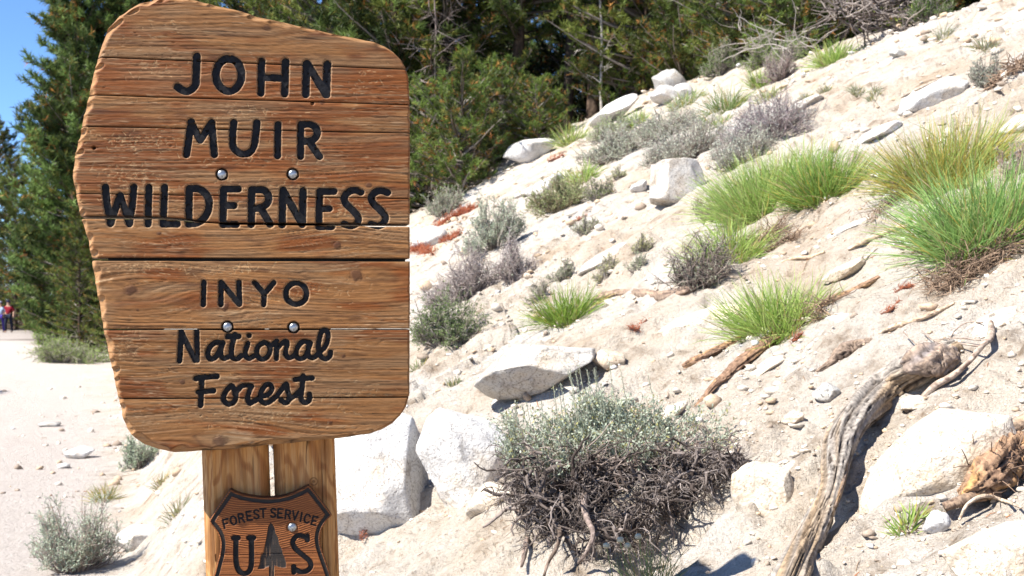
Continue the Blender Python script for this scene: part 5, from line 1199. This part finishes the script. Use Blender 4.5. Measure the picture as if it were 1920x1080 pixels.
# exposed dark root mats below the clumps
def root_mat(label, x0, y0, x1, y1, th, seed, n=260, col=((.11, .075, .055), (.34, .24, .17)), R=(.001, .0032), part_of=None):
    r = rng(seed); Gc = at((x0 + x1) / 2, (y0 + y1) / 2); pts = []
    A_ = at(x0, y0); B_ = at(x1, y1); sc = scale_at(Gc); t = r.random(n)
    dirn = unit(B_ - A_); nrm = np.array([-dirn[1], dirn[0], 0.0])
    P0 = A_ + (B_ - A_) * t[:, None] + nrm * (r.normal(0, .5, n) * th * sc)[:, None]; P0[:, 2] = terrain(P0[:, 0], P0[:, 1]) + r.uniform(0, 1, n) * th * sc * .55
    D = unit(dirn * r.choice([-1, 1], n)[:, None] * .8 + rdir(r, n) * .65); P = walk(r, P0, D, r.uniform(.04, .14, n), 5, .33, -.02)
    V, Fq = tubes(P, r.uniform(*R, (n, 1)) * np.linspace(1, .4, 5)[None], 3); c = np.repeat(lerp3(*col, r.random(n)), 15, 0)
    me = make_mesh("root_mat", V - Gc, [Fq], c)
    if part_of is not None: return link("root_mat", me, M_TWIG, part_of, Gc - np.array(part_of.location))
    o = link("root_mat", me, M_TWIG, None, Gc); tag(o, label, "roots")
root_mat("dark brown matted roots exposed under the largest right grass clump", 1745, 545, 1915, 460, 55, 501, 620, part_of=CL_G)
root_mat("brown root fringe under the yellowing grass clump", 1640, 415, 1745, 345, 38, 502, 360, part_of=CL_Y, col=((.14, .1, .08), (.4, .3, .22)))
root_mat("dark root fringe right of the loose green clump", 1395, 475, 1470, 425, 30, 503, 260)
root_mat("brown matted strip below the feathery clump", 1440, 470, 1500, 445, 18, 504, 160)
root_mat("bark crumbs uphill of the small bright grass clump", 1470, 620, 1560, 575, 22, 505, 220)
root_mat("brown fringe of roots beside the stump at the lower right edge", 1870, 900, 1925, 850, 40, 506, 220, col=((.09, .06, .05), (.25, .17, .12)))
root_mat("grey dry roots along the upper slope right of the dusty sage", 1860, 165, 1915, 130, 26, 507, 160, R=(.003, .007))
root_mat("dark rubble of twigs under the low pine at the shade line", 800, 340, 925, 285, 34, 508, 420, col=((.05, .04, .035), (.25, .2, .17)), R=(.004, .01))

# ------------------------------------------------------------------ pines
def pine_data(seed, H, R, z0, dens, tuft=.16, m=9, leafc=((.035, .065, .018), (.10, .15, .035)), dead=.05, droop=.0, shape=.8, blen=.34):
    r = rng(seed)
    # trunk
    k = 14; z = np.linspace(-.3, H, k); tr = np.stack([np.cumsum(r.normal(0, .03, k)), np.cumsum(r.normal(0, .03, k)), z], -1)[None]; rad = (.011 * H + .03) * (1 - np.linspace(0, .96, k))[None]
    Vt, Ft = tubes(tr, rad, 12); ct = np.tile([[.085, .06, .045]], (len(Vt), 1)) * (1 + .35 * r.normal(size=(len(Vt), 1)).clip(-1, 1))
    nb = int(dens * H * 9); zz = z0 + (H - z0) * np.sort(r.random(nb)) ** .92; az = r.uniform(0, 2 * np.pi, nb)
    bias = 1 + (.38 * np.sin(az * 2 + seed) + .25 * np.sin(az * 3 + seed * 2.1 + zz)) * (H < 5); L = R * bias * np.clip(1 - (zz - z0) / (H - z0 + .01), .03, 1) ** shape * r.uniform(.65, 1.1, nb) * (.72 + .28 * sstep(0, 1.2, zz - z0)) + .12
    P0 = np.stack([np.interp(zz, z, tr[0, :, 0]), np.interp(zz, z, tr[0, :, 1]), zz], -1)
    up = .10 + .75 * (zz / H) ** 1.6 - droop; D = unit(np.stack([np.cos(az), np.sin(az), up + r.normal(0, .12, nb)], -1)); kb = 7
    P = walk(r, P0, D, L, kb, .07, .055)
    Vb, Fb = tubes(P, (.008 + .011 * L)[:, None] * np.linspace(1, .25, kb)[None], 4); cb = np.repeat(lerp3((.09, .07, .055), (.30, .27, .25), r.random(nb) ** 2), kb * 4, 0)
    ns = (L / .11).astype(int) + 2; idx = np.repeat(np.arange(nb), ns); M = len(idx); t = r.uniform(.18, 1, M) ** .8; B, T = on_poly(P[idx], t)
    lat = unit(np.cross(T, [0, 0, 1.])) * r.choice([-1, 1], M)[:, None]; Ds = unit(T * .75 + lat * .75 + rdir(r, M) * .35 + [0, 0, .22]); Ls = blen * (1.15 - t * .6) * r.uniform(.5, 1.2, M) * np.clip(L[idx] / R + .35, .4, 1.1)
    Ps = walk(r, B, Ds, Ls, 3, .14, .09); q3 = r.random(M) < .6; Vs, Fs = tubes(Ps[q3], np.full((q3.sum(), 1), .007) * np.linspace(1, .5, 3)[None], 3); cs = np.repeat(lerp3((.10, .08, .06), (.24, .21, .18), r.random(q3.sum())), 9, 0)
    # tufts: a bottlebrush of needles at the ends of twigs
    nt = np.maximum((Ls / (tuft * .75)).astype(int), 1) + 1; i2 = np.repeat(np.arange(M), nt); tt = r.uniform(.35, 1.0, len(i2)); Bt, Tt = on_poly(Ps[i2], tt); nT = len(i2)
    clump = vnoise(Bt[:, 0] * 1.2 + Bt[:, 2], Bt[:, 1] * 1.2 + Bt[:, 2] * .7, seed); tc = np.clip(.5 + .38 * clump + r.normal(0, .2, nT), 0, 1); col = lerp3(leafc[0], leafc[1], tc)
    col = col * (.42 + .80 * sstep(-.45, .6, vnoise(Bt[:, 0] * 2.6 + 5, Bt[:, 1] * 2.6 + Bt[:, 2] * 2.3, seed + 3)))[:, None]; dd = r.random(nT) < dead; col[dd] = lerp3((.26, .10, .03), (.40, .22, .06), r.random(dd.sum()))
    yy = r.random(nT) < .10; col[yy] = lerp3((.13, .14, .03), (.22, .21, .05), r.random(yy.sum()))
    Bn = np.repeat(Bt, m, 0); Tn = np.repeat(Tt, m, 0); n = len(Bn); off = r.uniform(-.5, .5, n)[:, None] * tuft * .7; Bn = Bn + Tn * off
    Dn = unit(Tn * .75 + rdir(r, n) * .85 + [0, 0, .1]); l = tuft * r.uniform(.45, .85, n); wd = tuft * .115 * r.uniform(.7, 1.3, n); sd_ = unit(np.cross(Dn, rdir(r, n)))
    Vn = np.stack([Bn - sd_ * (wd / 2)[:, None], Bn + sd_ * (wd / 2)[:, None], Bn + Dn * l[:, None]], 1).reshape(-1, 3); Fn = np.arange(n * 3).reshape(-1, 3); cn = np.repeat(np.repeat(col, m, 0) * r.uniform(.75, 1.25, (n, 1)), 3, 0)
    Vw, fw, cw = join([(Vb, [Fb], cb), (Vs, [Fs], cs)])
    return (make_mesh("trunk", Vt, [Ft], ct), make_mesh("branches", Vw, fw, cw), make_mesh("crown", Vn, [Fn], cn, smooth=False))
PINE = {
    'tall': pine_data(601, 10.5, 2.3, .2, 2.8, tuft=.25, m=8, shape=.55, leafc=((.05, .085, .02), (.14, .20, .045))),
    'broad': pine_data(602, 9.5, 2.7, .1, 2.3, tuft=.23, m=8, leafc=((.06, .095, .02), (.19, .235, .05)), dead=.08, shape=.5),
    'high': pine_data(606, 10.5, 2.5, 2.6, 3.4, tuft=.25, m=8, shape=.5, leafc=((.05, .085, .02), (.14, .20, .045))),
    'young': pine_data(603, 4.2, 1.5, .02, 5.0, tuft=.17, m=8, leafc=((.08, .12, .025), (.24, .28, .06)), dead=.09, shape=.45, blen=.3),
    'low': pine_data(604, 2.0, 1.6, .0, 5.2, tuft=.17, m=9, leafc=((.07, .12, .025), (.20, .27, .06)), dead=.08, shape=.35, blen=.3),
    'spire': pine_data(605, 15, 2.5, .2, 3.4, tuft=.34, m=8, leafc=((.07, .12, .035), (.20, .29, .08)), dead=.05, shape=.42, blen=.42),
}
for k_, (a_, b_, c_) in PINE.items():
    a_.materials.append(M_BARK); b_.materials.append(M_TWIG); c_.materials.append(M_LEAF)
def edge_Y(px): return float(edge_q((px - 960) / F_PX)) + .9
def pine(label, kind, px, off, s=1.0, rot=0.0, Y=None, name="pine_tree", group="pines at the edge of the wood", sink=.1):
    Yy = Y if Y is not None else edge_Y(px) + off
    x = (px - 960) / F_PX * Yy; z = float(terrain(x, Yy)) - sink
    o = empty(name, (x, Yy, z), label, "tree", group); o.rotation_euler.z = rot; o.scale = (s, s, s)
    for nm, me in zip(("trunk", "branches", "crown"), PINE[kind]): link(nm, me, None, o)
    return o
pine("tall dense green pine against the sky left of the board", 'spire', 143, 0, 1.02, .3, Y=42)
pine("second tall pine just behind the board's upper left corner", 'spire', 250, 3, 1.0, 1.3, Y=42)
pine("slender pine between the two tall pines left of the board", 'tall', 195, 0, .95, .7, Y=47)
pine("shorter pine cut by the photo's left edge", 'broad', -6, 0, 1.3, 2.3, Y=73)
pine("dense pine filling the lower left edge under the shorter one", 'broad', 30, 0, 1.05, 3.9, Y=70)
pine("small pine between the left edge and the tall dense one", 'spire', 132, 0, .78, 3.3, Y=47)
pine("bushy orange-flecked pine beside the trail, left of the board", 'broad', 150, 0, .5, 4.3, Y=39)
pine("low bushy pine touching the board's left edge", 'broad', 215, 0, .42, 5.3, Y=36)
pine("dark pine at the trail bend behind the hikers", 'broad', 66, 0, .5, .9, Y=66)
pine("pine whose crown rises behind the board's peak", 'tall', 345, 1.5, 1.0, 1.9)
pine("pine behind the middle of the board's sloping top", 'broad', 470, 2.0, 1.05, 2.9)
pine("yellow-green pine above the board's sloping edge", 'broad', 610, 1.2, 1.0, 3.9)
pine("pine standing behind the board's upper right corner", 'tall', 745, 1.6, .95, 4.9)
pine("drooping pine with grey dead branches right of the board's corner", 'broad', 835, 2.0, .9, 5.9)
pine("shaded pine left of the dark upright trunk", 'high', 960, 2.0, 1.0, .4)
pine("lit pine right of the dark upright trunk", 'high', 1110, 1.6, 1.0, 1.4)
pine("green young pine above the square-topped boulder", 'young', 1205, .6, 1.05, 2.4)
pine("golden-green young pine behind the square-topped boulder", 'young', 1290, 1.2, 1.0, 3.4)
pine("young pine left of the huge pale rock", 'young', 1330, 2.4, 1.2, 4.4)
pine("young pine right of the huge pale rock", 'young', 1462, 1.6, .9, 5.4)
pine("pine behind the pile of dead branches", 'young', 1560, 2.2, 1.0, .2)
pine("top right pine behind the dark green bush", 'young', 1680, 2.6, .9, 1.2)
pine("low spreading pine right beside the board at the shade line", 'low', 865, -1.3, .85, .7, name="low_pine")
pine("low pine with upright tips below the dark hollow", 'low', 1010, -.6, .5, 2.0, name="low_pine")
pine("low pine tucked behind the left end of the spreading one", 'low', 800, .4, 1.0, 2.6, name="low_pine")
pine("low pine between the spreading one and the dark hollow", 'low', 940, .5, .8, 1.6, name="low_pine")
pine("scrubby pine bush at the right end of the dark hollow", 'low', 1165, .8, .7, 3.0, name="low_pine")
pine("scrubby pine bush behind the square-topped boulder", 'low', 1285, .9, .8, 3.6, name="low_pine")
pine("low pine under the huge pale rock", 'low', 1385, .6, .8, 4.6, name="low_pine")
pine("low pine at the foot of the brush pile", 'low', 1500, .9, .7, 5.0, name="low_pine")
# pine beyond the left edge that shades the trail
pine("pine outside the left edge whose shade falls on the trail", 'broad', 960, 0, .75, 0, Y=17.5).location.x = -17.3

# wood behind: one mass, instanced by geometry nodes
def forest():
    r = rng(900); pts = []; 
    for _ in range(4000):
        x = r.uniform(-60, 40); y = r.uniform(8, 110); s = tree_s(x, y); q = x / y
        if len(pts) > 150: break
        if s < 3.0 or s > 42 or q > .6 or q < -.36: continue
        if -.05 < q < .10 and s < 8.5: continue
        if q < -.27 and y < 52: continue
        if any((x - a) ** 2 + (y - b) ** 2 < (2.0 + s * .05) ** 2 for a, b in pts): continue
        pts.append((x, y))
    for _ in range(600):
        if len(pts) > 180: break
        x = r.uniform(-75, -18); y = r.uniform(72, 110)
        if any((x - a) ** 2 + (y - b) ** 2 < 9 for a, b in pts): continue
        pts.append((x, y))
    P = np.array([(x, y, float(terrain(x, y)) - .2) for x, y in pts])
    me = bpy.data.meshes.new("forest"); me.from_pydata(P.tolist(), [], [])
    sa = me.attributes.new("size", 'FLOAT', 'POINT'); ra = me.attributes.new("turn", 'FLOAT', 'POINT')
    far = (P[:, 1] > 70) & (P[:, 0] / P[:, 1] < -.3)
    sa.data.foreach_set("value", np.where(far, .62, r.uniform(.9, 1.15, len(P))).astype(np.float32)); ra.data.foreach_set("value", r.uniform(0, 6.28, len(P)).astype(np.float32))
    src = pine_data(950, 12, 2.7, .1, 1.7, tuft=.30, m=6, leafc=((.02, .04, .012), (.06, .085, .022)), shape=.65)  # needles coloured darker than the front pines to paint in the shade behind
    gs = []
    for m_, mt in zip(src, (M_BARK, M_TWIG, M_LEAF)):
        m_.materials.append(mt)
    bm = bmesh.new()
    # one joined source mesh
    dsts = []
    Vs = []; cs = []; f3 = []; f4 = []; mi3 = []; mi4 = []; o = 0
    for q, m_ in enumerate(src):
        n = len(m_.vertices); v = np.empty(n * 3, np.float32); m_.vertices.foreach_get("co", v); Vs.append(v.reshape(-1, 3))
        c = np.empty(n * 4, np.float32); m_.color_attributes["col"].data.foreach_get("color", c); cs.append(c.reshape(-1, 4)[:, :3])
        lt = np.empty(len(m_.polygons), np.int32); m_.polygons.foreach_get("loop_total", lt); li = np.empty(len(m_.loops), np.int32); m_.loops.foreach_get("vertex_index", li)
        k = int(lt[0]); fcs = li.reshape(-1, k) + o; (f3 if k == 3 else f4).append(fcs); (mi3 if k == 3 else mi4).append(np.full(len(fcs), q)); o += n
    full = make_mesh("forest_tree", np.concatenate(Vs), [np.concatenate(f3), np.concatenate(f4)], np.concatenate(cs), smooth=False)
    for mt in (M_BARK, M_TWIG, M_LEAF): full.materials.append(mt)
    full.polygons.foreach_set("material_index", np.concatenate(mi3 + mi4).astype(np.int32))
    srco = bpy.data.objects.new("forest_tree", full)     # never linked to the scene
    ob = link("pine_forest", me, None); tag(ob, "dense shaded pine wood behind the first row of trees", None, None, 'stuff')
    ng = bpy.data.node_groups.new("forest_scatter", 'GeometryNodeTree')
    ng.interface.new_socket("Geometry", in_out='INPUT', socket_type='NodeSocketGeometry'); ng.interface.new_socket("Geometry", in_out='OUTPUT', socket_type='NodeSocketGeometry')
    gi = ng.nodes.new("NodeGroupInput"); go = ng.nodes.new("NodeGroupOutput"); ip = ng.nodes.new("GeometryNodeInstanceOnPoints"); oi = ng.nodes.new("GeometryNodeObjectInfo"); oi.inputs[0].default_value = srco
    a1 = ng.nodes.new("GeometryNodeInputNamedAttribute"); a1.data_type = 'FLOAT'; a1.inputs[0].default_value = "size"
    a2 = ng.nodes.new("GeometryNodeInputNamedAttribute"); a2.data_type = 'FLOAT'; a2.inputs[0].default_value = "turn"; cx = ng.nodes.new("ShaderNodeCombineXYZ")
    L = ng.links.new; L(gi.outputs[0], ip.inputs["Points"]); L(oi.outputs["Geometry"], ip.inputs["Instance"]); L(a2.outputs["Attribute"], cx.inputs[2]); L(cx.outputs[0], ip.inputs["Rotation"]); L(a1.outputs["Attribute"], ip.inputs["Scale"]); L(ip.outputs[0], go.inputs[0])
    md = ob.modifiers.new("scatter", 'NODES'); md.node_group = ng
forest()

# dark upright trunk, grey snag and heaps of dead branches
def snag(label, px, Y, H, r0, seed, col, nbr, bl, name, lean=0, zoff=0):
    x = (px - 960) / F_PX * Y; base = np.array([x, Y, float(terrain(x, Y)) - .2 + zoff]); r = rng(seed)
    root = empty(name, base, label, "tree"); k = 12
    P = np.stack([np.cumsum(r.normal(0, .02, k)) + np.linspace(0, lean, k), np.cumsum(r.normal(0, .02, k)), np.linspace(0, H, k)], -1)[None]
    V, Fq = tubes(P, r0 * np.linspace(1, .35, k)[None], 14); link("trunk", make_mesh("trunk", V, [Fq], np.tile([col[0]], (len(V), 1)) * r.uniform(.7, 1.3, (len(V), 1))), M_BARK, root)
    t = r.uniform(.1, 1, nbr); B, T = on_poly(np.repeat(P, nbr, 0), t); a = r.uniform(0, 6.28, nbr); D = unit(np.stack([np.cos(a), np.sin(a), r.normal(.05, .35, nbr)], -1)); L = bl * r.uniform(.4, 1.2, nbr)
    P1 = walk(r, B, D, L, 7, .2, -.02); V1, F1 = tubes(P1, (.009 * r.uniform(.5, 1.3, nbr))[:, None] * np.linspace(1, .3, 7)[None], 5)
    m = nbr * 5; i = r.integers(0, nbr, m); B, T = on_poly(P1[i], r.uniform(.2, 1, m)); P2 = walk(r, B, unit(T + rdir(r, m) * .9), bl * .35 * r.uniform(.4, 1.2, m), 5, .2, -.02); V2, F2 = tubes(P2, np.full((m, 1), .005) * np.linspace(1, .4, 5)[None], 3)
    c = np.vstack([np.repeat(lerp3(col[0], col[1], r.random(nbr)), 35, 0), np.repeat(lerp3(col[0], col[1], r.random(m)), 15, 0)])
    link("branches", make_mesh("branches", np.vstack([V1, V2]), [F1, F2 + len(V1)] if False else [np.vstack([F1, F2 + len(V1)])], c), M_TWIG, root)
snag("dark bare upright trunk in the middle of the pine shade", 1068, 23.0, 10, .11, 801, ((.05, .038, .03), (.12, .1, .08)), 14, .8, "bare_trunk")
snag("bleached white snag with short limbs left of the young pines", 1130, 21.6, 6.0, .028, 802, ((.34, .31, .28), (.42, .39, .35)), 26, .5, "snag")
snag("tangled grey dead branches hanging right of the board's corner", 820, 22.0, 4.6, .03, 803, ((.15, .12, .11), (.30, .25, .23)), 46, .9, "dead_tree")
snag("dead grey-barked shrub in the undergrowth left of the white ledge", 905, 20.8, 1.5, .02, 804, ((.1, .08, .07), (.26, .22, .2)), 40, .6, "dead_tree")

def brush_pile(label, x0, y0, x1, y1, seed, n, L, col, thick=.25, R=(.004, .014), Y=None):
    r = rng(seed); Gc = at((x0 + x1) / 2, y1) if Y is None else EYE + ray((x0 + x1) / 2, y1) * Y; px = r.uniform(x0, x1, n); py = r.uniform(y0, y1, n); sc = scale_at(Gc)
    P0 = np.array([(lambda d: EYE + d * (Gc[1] + r.uniform(-thick, thick)) / d[1])(ray(a, b)) for a, b in zip(px, py)]); D = unit(rdir(r, n) * np.array([1.2, .8, .6]))
    P = walk(r, P0, D, L * r.uniform(.4, 1.2, n), 7, .22, -.02); V, Fq = tubes(P, r.uniform(*R, (n, 1)) * np.linspace(1, .3, 7)[None], 4)
    o = link("brush_pile", make_mesh("brush_pile", V - Gc, [Fq], np.repeat(lerp3(*col, r.random(n)), 28, 0)), M_TWIG, None, Gc); tag(o, label, "brush pile")
brush_pile("pile of grey and brown dead branches at the top of the slope", 1560, -12, 1705, 55, 811, 200, .5, ((.03, .02, .018), (.36, .31, .28)), Y=12.9)
brush_pile("light grey fallen twigs beneath the thin black branch", 1375, 45, 1510, 95, 812, 55, .5, ((.2, .17, .15), (.45, .41, .37)), R=(.003, .008), Y=14.4)
brush_pile("curled dark roots under the low spreading pine", 810, 275, 930, 345, 813, 170, .6, ((.05, .04, .035), (.30, .25, .22)), thick=.5, R=(.006, .016))

# ------------------------------------------------------------------ hikers far down the trail
def skin_body(name, verts, edges, radii, mat_col, parent, subd=2):
    me = bpy.data.meshes.new(name); me.from_pydata(verts, edges, []); o = bpy.data.objects.new(name, me); S.collection.objects.link(o)
    sk = o.modifiers.new("skin", 'SKIN'); ss = o.modifiers.new("sub", 'SUBSURF'); ss.levels = ss.render_levels = subd
    for i, rr in enumerate(radii): me.skin_vertices[0].data[i].radius = (rr, rr) if not isinstance(rr, tuple) else rr
    me.skin_vertices[0].data[0].use_root = True
    m, nt, b = new_mat(name + "_" + parent.name.replace(".", ""), .8, .15); b.inputs["Base Color"].default_value = (*mat_col, 1); 
    bpy.context.view_layer.update(); dg = bpy.context.evaluated_depsgraph_get(); nm = bpy.data.meshes.new_from_object(o.evaluated_get(dg))
    bpy.data.objects.remove(o); nm.name = name; nm.materials.clear(); nm.materials.append(m); nm.polygons.foreach_set("use_smooth", np.ones(len(nm.polygons), bool))
    return link(name, nm, None, parent)
def person(label, px, py, h, shirt, pants, cap, seed, sgn=1):
    Y = 64.0; x = (px - 960) / F_PX * Y; z = float(terrain(x, Y)); root = empty("person", (x, Y, z), label, "person"); k = h / 1.75; root.scale = (k, k, k)
    s = .10
    J = [(0, 0, .95), (0, 0, 1.18), (0, 0, 1.40), (0, 0, 1.50), (0, -.01, 1.60), (0, -.01, 1.70),
         (-.18, 0, 1.40), (-.27, .02, 1.15), (-.25, -.06, .92), (-.25, -.08, .82), (.18, 0, 1.40), (.28, .02, 1.16), (.30, -.08, .95), (.31, -.10, .86),
         (-.10, 0, .92), (-.12, -s, .50), (-.12, -s * .3, .09), (-.12, -s * .3 - .14, .04), (.10, 0, .92), (.13, s, .50), (.14, s * 1.6, .09), (.14, s * 1.6 - .14, .04)]
    E = [(0, 1), (1, 2), (2, 3), (3, 4), (4, 5), (2, 6), (6, 7), (7, 8), (8, 9), (2, 10), (10, 11), (11, 12), (12, 13), (0, 14), (14, 15), (15, 16), (16, 17), (0, 18), (18, 19), (19, 20), (20, 21)]
    Rr = [(.15, .11), (.135, .10), (.15, .10), .06, .095, .085, .06, .045, .035, .04, .06, .045, .035, .04, .09, .06, .045, .04, .09, .06, .045, .04]
    skin_body("body", J, E, Rr, (.42, .26, .19), root)
    tor = [0, 1, 2, 6, 7, 10, 11]; jj = [J[i] for i in tor]; skin_body("shirt", jj, [(0, 1), (1, 2), (2, 3), (3, 4), (2, 5), (5, 6)], [(.175, .13), (.16, .125), (.17, .125), .08, .068, .08, .068], shirt, root)
    lg = [0, 14, 15, 16, 18, 19, 20]; skin_body("trousers", [J[i] for i in lg], [(0, 1), (1, 2), (2, 3), (0, 4), (4, 5), (5, 6)], [(.17, .13), .115, .082, .065, .115, .082, .065], pants, root)
    V0, F0 = ICO[2]; V = V0 * np.array([.108, .115, .075]); V[:, 2] = np.maximum(V[:, 2], -.02); V += [0, -.01, 1.70]
    m, nt, b = new_mat("cap_cloth", .8, .1); b.inputs["Base Color"].default_value = (*cap, 1); br = V0 * np.array([.085, .10, .012]) + [0, -.12, 1.69]
    link("cap", make_mesh("cap", np.vstack([V, br]), [np.vstack([F0, F0 + len(V)])]), m, root)
    V = V0 * np.array([.1, .1, .1]) + [0, .012, 1.635]; V = V[:, :]; m2, nt, b = new_mat("hair", .7, .2); b.inputs["Base Color"].default_value = (.02, .014, .01, 1); link("hair", make_mesh("hair", V, [F0]), m2, root)
    return root
person("person in a dark red shirt, navy cap and dark trousers on the far trail", 16, 625, 1.72, (.20, .010, .020), (.015, .018, .035), (.02, .02, .05), 1)
person("person in pale blue top and purple shorts at the photo's left edge", 1, 625, 1.66, (.30, .36, .46), (.05, .03, .20), (.25, .25, .32), 2)
